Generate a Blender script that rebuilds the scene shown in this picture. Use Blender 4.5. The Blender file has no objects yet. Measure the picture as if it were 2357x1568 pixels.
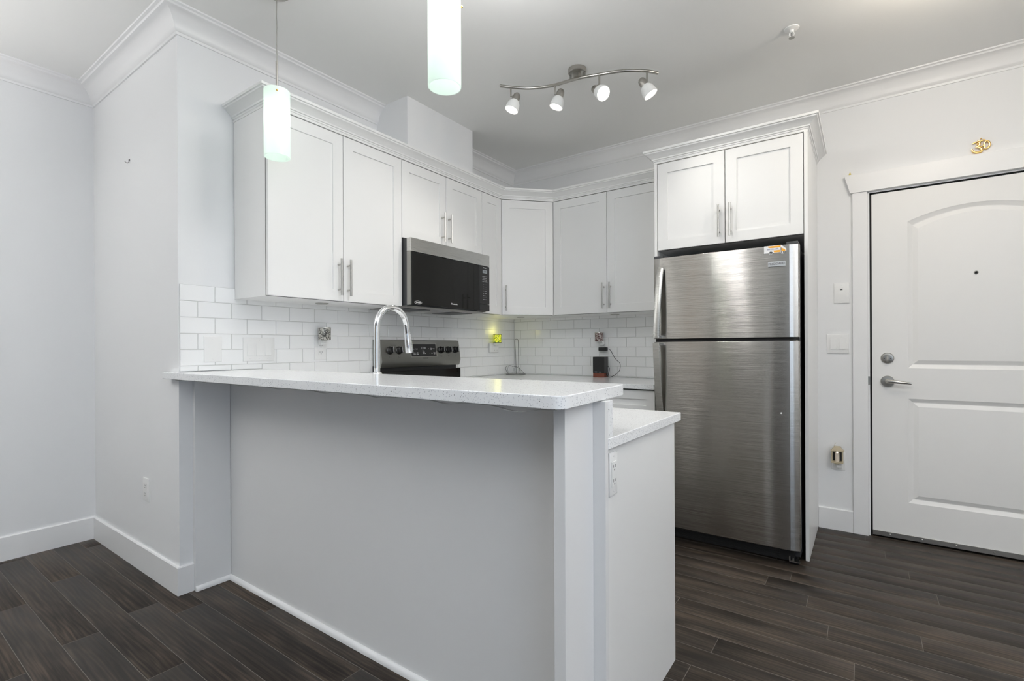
import bpy, bmesh, math, random
from mathutils import Vector, Matrix
random.seed(7)
S = bpy.context.scene
COL = S.collection
PI = math.pi

# ------------------------------------------------------------------ camera, exposure, world, window light
F_PX, PPX, PPY, YAW, ROLL = 1138.2, 1177.6, 798.7, 0.6199, -0.0046
CAM = Vector((2.5856, 0.342, 1.1413))
c_, s_ = math.cos(YAW), math.sin(YAW)
fw = Vector((-s_, c_, 0)); rt = Vector((c_, s_, 0)); up = Vector((0, 0, 1))
R_ = rt * math.cos(ROLL) + up * math.sin(ROLL)
U_ = up * math.cos(ROLL) - rt * math.sin(ROLL)
cd = bpy.data.cameras.new('camera'); cam = bpy.data.objects.new('camera', cd); COL.objects.link(cam)
cam.matrix_world = Matrix(((R_.x, U_.x, -fw.x, CAM.x), (R_.y, U_.y, -fw.y, CAM.y), (R_.z, U_.z, -fw.z, CAM.z), (0, 0, 0, 1)))
cd.sensor_width = 36.0; cd.lens = F_PX / 2357 * 36.0
cd.shift_x = -(PPX - 1178.5) / 2357; cd.shift_y = (PPY - 784) / 2357
cd.clip_start = 0.02
S.camera = cam
S.view_settings.view_transform = 'Standard'; S.view_settings.look = 'None'
S.view_settings.gamma = 1.0; S.view_settings.use_curve_mapping = False
S.view_settings.exposure = 0.0
try:
    S.cycles.use_denoising = True
    S.cycles.max_bounces = 14; S.cycles.diffuse_bounces = 8; S.cycles.glossy_bounces = 6
    S.cycles.sample_clamp_indirect = 6.0
except Exception: pass
W = bpy.data.worlds.new('world'); S.world = W; W.use_nodes = True
W.node_tree.nodes['Background'].inputs[0].default_value = (0.72, 0.85, 1.0, 1)
W.node_tree.nodes['Background'].inputs[1].default_value = 0.6

# strength and colour of every light, the added globe and floor lamps included
LIGHT = {'rear': (0.80, 0.90, 1.0, 4), 'side': (0.66, 0.80, 1.0, 30), 'entry': (1, .90, .76, 39), 'kitchen': (1, .99, .99, 20),
         'living': (.90, .95, 1.0, 50), 'window_end': (.92, .95, 1.0, 225), 'dining': (1, .985, .97, 188),
         'spots': (1, .955, .88, 7), 'pendants': (1, 0.98, 0.94, 6)}
def lamp(k): return LIGHT[k][:3], LIGHT[k][3]
def area(name, loc, target, sx, sy, key):
    col, power = lamp(key)
    l = bpy.data.lights.new(name, 'AREA'); l.shape = 'RECTANGLE'; l.size = sx; l.size_y = sy
    l.energy = power; l.color = col
    o = bpy.data.objects.new(name, l); COL.objects.link(o); o.location = loc
    d = Vector(target) - Vector(loc); o.rotation_euler = d.to_track_quat('-Z', 'Y').to_euler()
    return o
# daylight entering by the living-room windows behind the camera and to its right
area('daylight_rear', (3.2, -3.78, 1.35), (2.9, 0, 1.2), 2.6, 1.9, 'rear')
area('daylight_side', (5.05, -1.3, 1.35), (0, -0.9, 1.2), 2.0, 1.9, 'side')

# ------------------------------------------------------------------ constants (metres)
H = 2.70; YB = 4.003; Y0 = 1.31; XL = -1.20; XR = 4.9; YR = -3.6
XC = 0.3238; YUF = YB - 0.3176; YFC = 3.3786

# ------------------------------------------------------------------ materials
def mat(name, col, rough=0.5, metal=0.0, spec=0.5, aniso=0.0, emis=None, estr=0.0, coat=0.0):
    m = bpy.data.materials.new(name); m.use_nodes = True
    b = m.node_tree.nodes['Principled BSDF']
    b.inputs['Base Color'].default_value = (*col, 1); b.inputs['Roughness'].default_value = rough
    b.inputs['Metallic'].default_value = metal
    b.inputs['Specular IOR Level'].default_value = spec
    if aniso: b.inputs['Anisotropic'].default_value = aniso
    if coat: b.inputs['Coat Weight'].default_value = coat
    if emis: b.inputs['Emission Color'].default_value = (*emis, 1); b.inputs['Emission Strength'].default_value = estr
    return m
def nodes(m): return m.node_tree.nodes, m.node_tree.links, m.node_tree.nodes['Principled BSDF']
def bump_noise(m, scale, strength, dist=0.002, stretch=None):
    n, l, b = nodes(m)
    tc = n.new('ShaderNodeTexCoord'); mp = n.new('ShaderNodeMapping'); nz = n.new('ShaderNodeTexNoise'); bp = n.new('ShaderNodeBump')
    if stretch: mp.inputs['Scale'].default_value = stretch
    nz.inputs['Scale'].default_value = scale; nz.inputs['Detail'].default_value = 3
    bp.inputs['Strength'].default_value = strength; bp.inputs['Distance'].default_value = dist
    l.new(tc.outputs['Object'], mp.inputs[0]); l.new(mp.outputs[0], nz.inputs[0]); l.new(nz.outputs[0], bp.inputs['Height']); l.new(bp.outputs[0], b.inputs['Normal'])
    return nz
M = {}
M['wall'] = mat('wall_paint', (0.83, 0.835, 0.84), 0.75); bump_noise(M['wall'], 90, 0.06)
M['rear'] = mat('rear_wall_paint', (0.30, 0.29, 0.27), 0.8)
M['oak'] = mat('orange_oak', (0.55, 0.30, 0.15), 0.4)
M['ceil'] = mat('ceiling_paint', (0.88, 0.88, 0.865), 0.85)
M['trim'] = mat('trim_paint', (0.86, 0.86, 0.86), 0.38)
M['cab'] = mat('cabinet_white', (0.845, 0.845, 0.835), 0.34)
M['cabin'] = mat('dark_cabinet_edge', (0.05, 0.05, 0.048), 0.7)  # shade of the door gaps put into the colour of the carcass fronts
M['panel'] = mat('bar_panel_paint', (0.80, 0.80, 0.80), 0.5)
M['door'] = mat('door_paint', (0.84, 0.835, 0.82), 0.42)
M['gap'] = mat('black_seal', (0.012, 0.012, 0.012), 0.7)
M['tile'] = mat('white_glazed_tile', (0.92, 0.925, 0.925), 0.09, coat=0.2)
M['grout'] = mat('grey_grout', (0.54, 0.54, 0.53), 0.85)
M['plastic'] = mat('white_plastic', (0.85, 0.85, 0.84), 0.3)
M['slot'] = mat('dark_slot', (0.03, 0.03, 0.03), 0.6)
M['badge'] = mat('silver_badge', (0.52, 0.54, 0.56), 0.35, 0.3)
M['chrome'] = mat('chrome', (0.86, 0.87, 0.88), 0.05, 1.0)
M['nickel'] = mat('brushed_nickel', (0.46, 0.445, 0.415), 0.28, 1.0)
M['steelpull'] = mat('satin_steel', (0.50, 0.49, 0.465), 0.28, 1.0)
M['black'] = mat('black_plastic', (0.018, 0.018, 0.018), 0.35)
M['blackgloss'] = mat('black_glass', (0.012, 0.012, 0.011), 0.04, spec=.28)
M['dgrey'] = mat('dark_grey_metal', (0.055, 0.058, 0.062), 0.45)
M['bodygrey'] = mat('fridge_body_grey', (0.03, 0.03, 0.032), 0.5)
M['gold'] = mat('gold', (0.95, 0.62, 0.22), 0.18, 1.0)
M['wire'] = mat('dark_wire', (0.25, 0.25, 0.25), 0.28, 1.0)
M['cord'] = mat('black_cord', (0.05, 0.05, 0.055), 0.45)
M['wood'] = mat('red_brown_wood', (0.20, 0.055, 0.032), 0.5)
M['orange'] = mat('orange_print', (0.90, 0.42, 0.03), 0.4)
M['white'] = mat('white_print', (0.88, 0.88, 0.88), 0.4)
M['legend'] = mat('grey_legend', (0.55, 0.56, 0.57), 0.5)
M['ltext'] = mat('white_legend', (0.9, 0.9, 0.9), 0.5)
M['dtext'] = mat('dark_legend', (0.05, 0.05, 0.055), 0.5)
M['bluetext'] = mat('blue_grey_legend', (0.22, 0.24, 0.38), 0.5)
M['lcd'] = mat('lcd_grey', (0.28, 0.31, 0.33), 0.3)
M['brass'] = mat('aged_ivory', (0.50, 0.43, 0.30), 0.4)
M['candle'] = mat('candle_wax', (0.72, 0.64, 0.55), 0.5)
M['yellow'] = mat('yellow_clip', (0.72, 0.58, 0.14), 0.4)
M['alu'] = mat('aluminium', (0.50, 0.49, 0.47), 0.35, 1.0)
M['bulb'] = mat('lit_bulb', (1, 1, 1), 0.4, emis=lamp('pendants')[0], estr=lamp('pendants')[1])
M['spotbulb'] = mat('lit_spot_bulb', (1, 1, 1), 0.4, emis=lamp('spots')[0], estr=lamp('spots')[1] * .45)
M['ledtape'] = mat('led_tape', (0.42, 0.42, 0.41), 0.4)
for k_ in ('entry', 'kitchen'):
    M['dome_' + k_] = mat('lit_dome_glass', (1, 1, 1), 0.4, emis=lamp(k_)[0], estr=lamp(k_)[1])

# brushed stainless: fine vertical-smear anisotropy, slight waviness of the sheet
def steel(name, col, rough, aniso, wav=0.0, horiz=True):
    m = mat(name, col, rough, 1.0, aniso=aniso); n, l, b = nodes(m)
    tg = n.new('ShaderNodeTangent'); tg.direction_type = 'RADIAL'; tg.axis = 'Z'
    l.new(tg.outputs[0], b.inputs['Tangent'])
    b.inputs['Anisotropic Rotation'].default_value = 0.25 if horiz else 0.0
    tc = n.new('ShaderNodeTexCoord'); mp = n.new('ShaderNodeMapping'); nz = n.new('ShaderNodeTexNoise')
    mp.inputs['Scale'].default_value = (1.5, 1.5, 160); nz.inputs['Scale'].default_value = 6; nz.inputs['Detail'].default_value = 2
    mr = n.new('ShaderNodeMapRange'); mr.inputs[3].default_value = rough - .04; mr.inputs[4].default_value = rough + .05
    l.new(tc.outputs['Object'], mp.inputs[0]); l.new(mp.outputs[0], nz.inputs[0]); l.new(nz.outputs[0], mr.inputs[0]); l.new(mr.outputs[0], b.inputs['Roughness'])
    if wav:
        nw = n.new('ShaderNodeTexNoise'); mw = n.new('ShaderNodeMapping'); bp = n.new('ShaderNodeBump')
        mw.inputs['Scale'].default_value = (5.5, 5.5, 0.75); nw.inputs['Scale'].default_value = 1.0; nw.inputs['Detail'].default_value = 1
        bp.inputs['Strength'].default_value = wav; bp.inputs['Distance'].default_value = 0.02
        l.new(tc.outputs['Object'], mw.inputs[0]); l.new(mw.outputs[0], nw.inputs[0]); l.new(nw.outputs[0], bp.inputs['Height']); l.new(bp.outputs[0], b.inputs['Normal'])
    return m
def brushed(name, col, rough, kz, kx):
    # horizontal brush lines tilt the surface up and down, a slow waviness tilts it sideways
    m = mat(name, col, rough, 1.0); n, l, b = nodes(m)
    tc = n.new('ShaderNodeTexCoord'); ge = n.new('ShaderNodeNewGeometry')
    def tilt(st, det, k):
        mp = n.new('ShaderNodeMapping'); mp.inputs['Scale'].default_value = st
        z = n.new('ShaderNodeTexNoise'); z.inputs['Scale'].default_value = 1; z.inputs['Detail'].default_value = det
        q = n.new('ShaderNodeMath'); q.operation = 'SUBTRACT'; q.inputs[1].default_value = .5
        w = n.new('ShaderNodeMath'); w.operation = 'MULTIPLY'; w.inputs[1].default_value = k
        l.new(tc.outputs['Object'], mp.inputs[0]); l.new(mp.outputs[0], z.inputs[0]); l.new(z.outputs[0], q.inputs[0]); l.new(q.outputs[0], w.inputs[0]); return w.outputs[0]
    cx = n.new('ShaderNodeCombineXYZ'); ad = n.new('ShaderNodeVectorMath'); nm = n.new('ShaderNodeVectorMath'); nm.operation = 'NORMALIZE'
    l.new(tilt((3, 3, 21000), 0, kz), cx.inputs[2]); l.new(tilt((4.5, 4.5, .8), 1, kx), cx.inputs[0])
    l.new(ge.outputs['Normal'], ad.inputs[0]); l.new(cx.outputs[0], ad.inputs[1]); l.new(ad.outputs[0], nm.inputs[0]); l.new(nm.outputs[0], b.inputs['Normal'])
    return m
M['fridge'] = brushed('fridge_stainless', (0.47, 0.455, 0.43), 0.11, 1.3, 0.05)
M['steel'] = steel('stainless', (0.58, 0.575, 0.55), 0.28, 0.6)
M['stovesteel'] = steel('stove_stainless', (0.34, 0.337, 0.315), 0.32, 0.5)

# speckled quartz
def quartz():
    m = mat('white_speckled_quartz', (0.8, 0.8, 0.8), 0.15); n, l, b = nodes(m)
    tc = n.new('ShaderNodeTexCoord')
    def spk(scale, thr, r0, colr):
        v = n.new('ShaderNodeTexVoronoi'); v.inputs['Scale'].default_value = scale
        l.new(tc.outputs['Object'], v.inputs['Vector'])
        r = n.new('ShaderNodeMapRange'); r.inputs[1].default_value = r0; r.inputs[2].default_value = r0 + .10; r.inputs[3].default_value = 1; r.inputs[4].default_value = 0
        sp = n.new('ShaderNodeSeparateColor'); gt = n.new('ShaderNodeMath'); gt.operation = 'GREATER_THAN'; gt.inputs[1].default_value = thr
        mu = n.new('ShaderNodeMath'); mu.operation = 'MULTIPLY'
        l.new(v.outputs['Distance'], r.inputs[0]); l.new(v.outputs['Color'], sp.inputs[0]); l.new(sp.outputs[0], gt.inputs[0])
        l.new(r.outputs[0], mu.inputs[0]); l.new(gt.outputs[0], mu.inputs[1])
        return mu.outputs[0], colr
    base = (0.90, 0.91, 0.915, 1)
    prev = None
    for (f, colr) in (spk(150, .50, .24, (0.74, 0.75, 0.77, 1)), spk(230, .72, .22, (0.50, 0.51, 0.53, 1)), spk(190, .90, .20, (0.18, 0.18, 0.19, 1))):
        mx = n.new('ShaderNodeMix'); mx.data_type = 'RGBA'
        l.new(f, mx.inputs[0]); mx.inputs[7].default_value = colr
        if prev is None: mx.inputs[6].default_value = base
        else: l.new(prev, mx.inputs[6])
        prev = mx.outputs[2]
    l.new(prev, b.inputs['Base Color'])
    return m
M['quartz'] = quartz()

# laminate planks: grain runs along x, tone varies by plank ("plank" attribute)
def floor_mat():
    m = mat('dark_oak_laminate', (0.05, 0.04, 0.035), 0.30, spec=.22); n, l, b = nodes(m)
    tc = n.new('ShaderNodeTexCoord'); at = n.new('ShaderNodeAttribute'); at.attribute_name = 'plank'
    sc = n.new('ShaderNodeVectorMath'); sc.operation = 'SCALE'; sc.inputs['Scale'].default_value = 37.0
    ad = n.new('ShaderNodeVectorMath'); ad.operation = 'ADD'
    l.new(at.outputs['Color'], sc.inputs[0]); l.new(tc.outputs['Object'], ad.inputs[0]); l.new(sc.outputs[0], ad.inputs[1])
    def noise(scale, detail, dist, st):
        mp = n.new('ShaderNodeMapping'); mp.inputs['Scale'].default_value = st
        z = n.new('ShaderNodeTexNoise'); z.inputs['Scale'].default_value = scale; z.inputs['Detail'].default_value = detail; z.inputs['Distortion'].default_value = dist
        l.new(ad.outputs[0], mp.inputs[0]); l.new(mp.outputs[0], z.inputs[0]); return z.outputs[0]
    fine = noise(1.0, 6, 0.4, (5, 190, 1)); med = noise(1.0, 4, 1.2, (2.2, 26, 1)); cloud = noise(1.0, 3, 0.8, (2.4, 9, 1))
    # cathedral figure
    mp = n.new('ShaderNodeMapping'); mp.inputs['Scale'].default_value = (1.6, 13, 1)
    wv = n.new('ShaderNodeTexWave'); wv.wave_type = 'RINGS'; wv.inputs['Scale'].default_value = 1.5; wv.inputs['Distortion'].default_value = 7; wv.inputs['Detail'].default_value = 3; wv.inputs['Detail Scale'].default_value = 1.4
    l.new(ad.outputs[0], mp.inputs[0]); l.new(mp.outputs[0], wv.inputs[0])
    def math_(op, a, bb):
        q = n.new('ShaderNodeMath'); q.operation = op
        for i, v in enumerate((a, bb)):
            if isinstance(v, (int, float)): q.inputs[i].default_value = v
            else: l.new(v, q.inputs[i])
        return q.outputs[0]
    t = math_('ADD', math_('MULTIPLY', fine, .45), math_('MULTIPLY', med, .40))
    t = math_('ADD', t, math_('MULTIPLY', cloud, .42))
    t = math_('ADD', t, math_('MULTIPLY', wv.outputs[0], .09))
    sep = n.new('ShaderNodeSeparateColor'); l.new(at.outputs['Color'], sep.inputs[0])
    t = math_('ADD', t, math_('MULTIPLY', math_('SUBTRACT', sep.outputs[1], .5), .055))
    cr = n.new('ShaderNodeValToRGB'); l.new(t, cr.inputs[0])
    e = cr.color_ramp.elements; e[0].position = .56; e[0].color = (0.018, 0.0142, 0.0115, 1); e[1].position = .86; e[1].color = (0.092, 0.069, 0.051, 1)
    k = e.new(.69); k.color = (0.040, 0.0312, 0.0248, 1)
    l.new(cr.outputs[0], b.inputs['Base Color'])
    rr = n.new('ShaderNodeMapRange'); rr.inputs[3].default_value = .32; rr.inputs[4].default_value = .52; l.new(fine, rr.inputs[0]); l.new(rr.outputs[0], b.inputs['Roughness'])
    bp = n.new('ShaderNodeBump'); bp.inputs['Strength'].default_value = .25; bp.inputs['Distance'].default_value = .001; l.new(fine, bp.inputs['Height']); l.new(bp.outputs[0], b.inputs['Normal'])
    return m
M['floor'] = floor_mat()
M['seam'] = mat('plank_bevel', (0.14, 0.122, 0.105), 0.5)  # light caught by the bevels put into the colour as a paler tone

# frosted pendant glass: lets the bulb's light through
def shade_mat(name, col, em, frac=.65):
    m = bpy.data.materials.new(name); m.use_nodes = True; n = m.node_tree.nodes; l = m.node_tree.links; n.clear()
    o = n.new('ShaderNodeOutputMaterial'); t = n.new('ShaderNodeBsdfTranslucent'); d = n.new('ShaderNodeBsdfDiffuse'); g = n.new('ShaderNodeBsdfGlossy')
    e = n.new('ShaderNodeEmission'); mx = n.new('ShaderNodeMixShader'); mg = n.new('ShaderNodeMixShader'); ad = n.new('ShaderNodeAddShader')
    t.inputs[0].default_value = (*col, 1); d.inputs[0].default_value = (*col, 1); g.inputs['Roughness'].default_value = .15
    e.inputs[0].default_value = (*col, 1); e.inputs[1].default_value = em; mx.inputs[0].default_value = frac; mg.inputs[0].default_value = .05
    l.new(d.outputs[0], mx.inputs[1]); l.new(t.outputs[0], mx.inputs[2]); l.new(mx.outputs[0], mg.inputs[1]); l.new(g.outputs[0], mg.inputs[2])
    l.new(mg.outputs[0], ad.inputs[0]); l.new(e.outputs[0], ad.inputs[1]); l.new(ad.outputs[0], o.inputs[0])
    return m
M['shade'] = shade_mat('pendant_glass', (0.88, 0.955, 0.91), 0.17 if lamp('pendants')[1] else 0)
M['spot'] = shade_mat('frosted_spot_glass', (0.80, 0.81, 0.80), 0.02 if lamp('spots')[1] else 0, .04)
# window glass: clear to light
g = bpy.data.materials.new('window_glass'); g.use_nodes = True; n = g.node_tree.nodes; l = g.node_tree.links; n.clear()
o = n.new('ShaderNodeOutputMaterial'); t = n.new('ShaderNodeBsdfTransparent'); gl = n.new('ShaderNodeBsdfGlossy'); mx = n.new('ShaderNodeMixShader')
gl.inputs['Roughness'].default_value = .02; mx.inputs[0].default_value = .06
l.new(t.outputs[0], mx.inputs[1]); l.new(gl.outputs[0], mx.inputs[2]); l.new(mx.outputs[0], o.inputs[0]); M['glass'] = g
tn = g.copy(); tn.name = 'tinted_glass'; [q for q in tn.node_tree.nodes if q.type == 'BSDF_TRANSPARENT'][0].inputs[0].default_value = (.80, .80, .46, 1); M['tint'] = tn  # yellow-green tint added for a streak in the fridge reflection
# mottled filigree of the wax warmers, and the glowing one
def mottle(name, c0, c1, scale, emit=0.0):
    m = mat(name, c0, .25, .3); n, l, b = nodes(m)
    tc = n.new('ShaderNodeTexCoord'); v = n.new('ShaderNodeTexVoronoi'); v.inputs['Scale'].default_value = scale
    nz = n.new('ShaderNodeTexNoise'); nz.inputs['Scale'].default_value = scale * .8; nz.inputs['Distortion'].default_value = 2.5
    cr = n.new('ShaderNodeValToRGB'); cr.color_ramp.interpolation = 'LINEAR'
    e = cr.color_ramp.elements; e[0].position = .42; e[0].color = (*c0, 1); e[1].position = .58; e[1].color = (*c1, 1)
    l.new(tc.outputs['Object'], nz.inputs[0]); l.new(nz.outputs[0], cr.inputs[0]); l.new(cr.outputs[0], b.inputs['Base Color'])
    if emit:
        b.inputs['Metallic'].default_value = 0
        l.new(cr.outputs[0], b.inputs['Emission Color']); b.inputs['Emission Strength'].default_value = emit
    return m
M['mosaic'] = mottle('silver_filigree', (0.05, 0.05, 0.045), (0.72, 0.70, 0.64), 60)
M['mosaicred'] = mottle('red_silver_filigree', (0.09, 0.03, 0.03), (0.66, 0.58, 0.55), 60)
M['glow'] = mottle('glowing_green_filigree', (0.06, 0.20, 0.005), (0.92, 0.84, 0.05), 70, 0.75)

# ------------------------------------------------------------------ mesh builder
class MB:
    def __init__(s): s.v = []; s.f = []; s.mi = []; s.cur = 0; s.smooth = True
    def add(s, vs, fs):
        b = len(s.v); s.v += [Vector(p) for p in vs]
        for f in fs: s.f.append([b + i for i in f]); s.mi.append(s.cur)
        return s
    def box(s, x0, y0, z0, x1, y1, z1):
        x0, x1 = min(x0, x1), max(x0, x1); y0, y1 = min(y0, y1), max(y0, y1); z0, z1 = min(z0, z1), max(z0, z1)
        return s.add([(x0, y0, z0), (x1, y0, z0), (x1, y1, z0), (x0, y1, z0), (x0, y0, z1), (x1, y0, z1), (x1, y1, z1), (x0, y1, z1)],
                     [(0, 3, 2, 1), (4, 5, 6, 7), (0, 1, 5, 4), (1, 2, 6, 5), (2, 3, 7, 6), (3, 0, 4, 7)])
    def fbox(s, F, u0, u1, z0, z1, n0, n1):          # box in a wall frame
        P = [F.p(u, nn, z) for z in (z0, z1) for nn in (n0, n1) for u in (u0, u1)]
        return s.add(P, [(0, 1, 3, 2), (4, 6, 7, 5), (0, 4, 5, 1), (2, 3, 7, 6), (0, 2, 6, 4), (1, 5, 7, 3)])
    def loft(s, rings, caps=True, closed=False):
        n = len(rings[0]); b = len(s.v)
        for r in rings: s.v += [Vector(p) for p in r]
        m = len(rings)
        for i in range(m if closed else m - 1):
            j = (i + 1) % m
            for k in range(n):
                q = (k + 1) % n
                s.f.append([b + i * n + k, b + i * n + q, b + j * n + q, b + j * n + k]); s.mi.append(s.cur)
        if caps and not closed:
            s.f.append([b + k for k in range(n)][::-1]); s.mi.append(s.cur)
            s.f.append([b + (m - 1) * n + k for k in range(n)]); s.mi.append(s.cur)
        return s
    def prism(s, poly, d):                            # poly: 3d points, d: extrusion vector
        d = Vector(d); return s.loft([[Vector(p) for p in poly], [Vector(p) + d for p in poly]])
    def tube(s, pts, r, seg=12, caps=True, closed=False, flat=1.0, upv=None):
        pts = [Vector(p) for p in pts]; rings = []; N = len(pts); prev = None
        for i, p in enumerate(pts):
            if closed: t = (pts[(i + 1) % N] - pts[i - 1]).normalized()
            else: t = (pts[min(i + 1, N - 1)] - pts[max(i - 1, 0)]).normalized()
            if prev is None:
                a = Vector(upv) if upv else (Vector((0, 0, 1)) if abs(t.z) < .9 else Vector((1, 0, 0)))
                nx = (a - t * a.dot(t)).normalized()
            else: nx = (prev - t * prev.dot(t)).normalized()
            prev = nx; ny = t.cross(nx); rr = r[i] if isinstance(r, (list, tuple)) else r
            rings.append([p + nx * (rr * flat * math.cos(2 * PI * k / seg)) + ny * (rr * math.sin(2 * PI * k / seg)) for k in range(seg)])
        return s.loft(rings, caps, closed)
    def lathe(s, prof, c=(0, 0, 0), ax=(0, 0, 1), seg=32, caps=True):
        ax = Vector(ax).normalized(); c = Vector(c)
        a = Vector((1, 0, 0)) if abs(ax.x) < .9 else Vector((0, 1, 0))
        nx = (a - ax * a.dot(ax)).normalized(); ny = ax.cross(nx)
        rings = [[c + ax * h + nx * (max(r, 1e-5) * math.cos(2 * PI * k / seg)) + ny * (max(r, 1e-5) * math.sin(2 * PI * k / seg)) for k in range(seg)] for r, h in prof]
        return s.loft(rings, caps)
    def ball(s, c, r, seg=20, sq=(1, 1, 1)):
        pr = [(math.sin(PI * i / 10), -math.cos(PI * i / 10)) for i in range(11)]
        rings = [[Vector(c) + Vector((rr * r * math.cos(2 * PI * k / seg) * sq[0], rr * r * math.sin(2 * PI * k / seg) * sq[1], h * r * sq[2])) for k in range(seg)] for rr, h in [(max(a, 1e-4), b) for a, b in pr]]
        return s.loft(rings)
    def sweep(s, path, prof, side=1):                 # horizontal path with mitres; prof = (outward, z)
        P = [Vector((p[0], p[1])) for p in path]; rings = []
        nrm = []
        for i in range(len(P) - 1):
            d = (P[i + 1] - P[i]).normalized(); nrm.append(Vector((d.y, -d.x)) * side)
        for i, p in enumerate(P):
            if i == 0: m = nrm[0]
            elif i == len(P) - 1: m = nrm[-1]
            else:
                m = (nrm[i - 1] + nrm[i]); m = m / (m.dot(nrm[i]))
            rings.append([(p.x + m.x * o_, p.y + m.y * o_, z) for o_, z in prof])
        return s.loft(rings)

WL = {}
def link(o, parent=None, base=Vector((0, 0, 0))):
    COL.objects.link(o)
    if parent is not None: o.parent = parent
    return o
def tagit(o, label=None, cat=None, group=None, kind=None):
    if label: o['label'] = label
    if cat: o['category'] = cat
    if group: o['group'] = group
    if kind: o['kind'] = kind
    return o
def thing(name, label, cat, loc, group=None):
    o = bpy.data.objects.new(name, None); o.empty_display_size = .05
    link(o); o.location = loc; WL[o.name] = Vector(loc)
    return tagit(o, label, cat, group)
def build(name, mb, m, parent=None, bevel=0, label=None, cat=None, group=None, kind=None, angle=32, seg=2, origin=None):
    off = WL[parent.name] if parent is not None else (Vector(origin) if origin else None)
    if off is None:
        xs = [v.x for v in mb.v]; ys = [v.y for v in mb.v]; zs = [v.z for v in mb.v]
        off = Vector(((min(xs) + max(xs)) / 2, (min(ys) + max(ys)) / 2, min(zs)))
        if kind == 'structure': off = Vector((0, 0, 0))
    me = bpy.data.meshes.new(name)
    me.from_pydata([v - off for v in mb.v], [], mb.f)
    ms = m if isinstance(m, (list, tuple)) else [m]
    for q in ms: me.materials.append(M[q] if isinstance(q, str) else q)
    for p, i in zip(me.polygons, mb.mi): p.material_index = i
    bm = bmesh.new(); bm.from_mesh(me); bmesh.ops.recalc_face_normals(bm, faces=bm.faces); bm.to_mesh(me); bm.free()
    me.polygons.foreach_set('use_smooth', [True] * len(me.polygons)); me.set_sharp_from_angle(angle=math.radians(angle)); me.update()
    o = bpy.data.objects.new(name, me); link(o, parent)
    if parent is None: o.location = off; WL[o.name] = off
    else: WL[o.name] = WL[parent.name]
    if bevel:
        b = o.modifiers.new('edge', 'BEVEL'); b.width = bevel; b.segments = seg; b.limit_method = 'ANGLE'; b.angle_limit = math.radians(40); b.harden_normals = True
    return tagit(o, label, cat, group, kind)
def struct(name, mb, m, bevel=0): return build(name, mb, m, None, bevel, kind='structure')
class Frame:
    def __init__(s, o, u): s.o = Vector(o); s.u = Vector(u).normalized(); s.n = s.u.cross(Vector((0, 0, 1)))
    def p(s, u, n, z): return s.o + s.u * u + s.n * n + Vector((0, 0, z))
def lettering(name, txt, F, u, z, size, m, parent, n=0.0006, align='CENTER', depth=.0003, spacing=1.0):
    cu = bpy.data.curves.new('txt', 'FONT'); cu.body = txt; cu.size = size; cu.align_x = align; cu.align_y = 'CENTER'; cu.extrude = depth; cu.space_character = spacing
    tmp = bpy.data.objects.new('txt', cu); COL.objects.link(tmp)
    dg = bpy.context.evaluated_depsgraph_get(); me = bpy.data.meshes.new_from_object(tmp.evaluated_get(dg))
    bpy.data.objects.remove(tmp)
    off = WL[parent.name]
    for v in me.vertices:
        c = v.co.copy(); v.co = F.p(u + c.x, n + c.z, z + c.y) - off
    me.materials.clear(); me.materials.append(M[m]); me.name = name
    o = bpy.data.objects.new(name, me); link(o, parent); WL[o.name] = off
    return o
def copy_tree(o, parent=None):
    c = o.copy(); COL.objects.link(c); c.parent = parent
    for ch in list(o.children): copy_tree(ch, c)
    return c

FA = Frame((0, 0, 0), (0, 1, 0))            # microwave wall, u = y
FB = Frame((0, YB, 0), (1, 0, 0))           # door wall, u = x
# ================================================================== SETTING
b = MB(); b.box(XL - .15, YR - .15, -.12, XR + .15, YB + .15, -.0025)
b.cur = 1
rows = {-1: .57, -2: .07, 1: .172, 16: 2.194, 10: 2.117, 14: 2.76, 11: 2.552}
PW, PL, GAP = .1155, 1.214, .0011
planks = []
k0 = math.floor((YR - 1.112) / PW) - 1
for k in range(k0, 30):
    ya = 1.112 + PW * k; yb = ya + PW
    if yb < YR or ya > YB + .05: continue
    ya = max(ya, YR); yb = min(yb, YB + .05)
    ph = rows.get(k, (k * .4637) % 1 * PL) % PL
    x = XL - PL + (ph - XL) % PL
    while x < XR:
        xa, xb = max(x, XL), min(x + PL, XR)
        if xb > xa + .01: planks.append((xa + GAP, ya + GAP, xb - GAP, yb - GAP))
        x += PL
nb = len(b.f)
for (xa, ya, xb, yb) in planks:
    b.add([(xa, ya, 0), (xb, ya, 0), (xb, yb, 0), (xa, yb, 0), (xa - GAP, ya - GAP, -.0006), (xb + GAP, ya - GAP, -.0006), (xb + GAP, yb + GAP, -.0006), (xa - GAP, yb + GAP, -.0006)],
          [(0, 1, 2, 3), (4, 5, 1, 0), (5, 6, 2, 1), (6, 7, 3, 2), (7, 4, 0, 3)])
for i in range(nb, len(b.f)):
    if (i - nb) % 5: b.mi[i] = 0
fl = build('floor', b, ['seam', 'floor'], kind='structure')
at = fl.data.attributes.new('plank', 'FLOAT_COLOR', 'CORNER')
rv = [(random.random(), random.random(), random.random(), 1) for _ in planks]
for p in fl.data.polygons:
    q = (p.index - nb) // 5
    for li in p.loop_indices: at.data[li].color = rv[q] if q >= 0 else (0, 0, 0, 1)
struct('ceiling', MB().box(XL - .15, YR - .15, H, XR + .15, YB + .15, H + .1), 'ceil')
struct('wall_left', MB().box(XL - .12, YR, 0, XL, Y0 + .02, H), 'wall')
struct('wall_return', MB().box(XL - .12, Y0, 0, 0, Y0 + .14, H), 'wall')
struct('wall_kitchen', MB().box(-.14, Y0 + .14, 0, 0, YB, H), 'wall')
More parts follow.
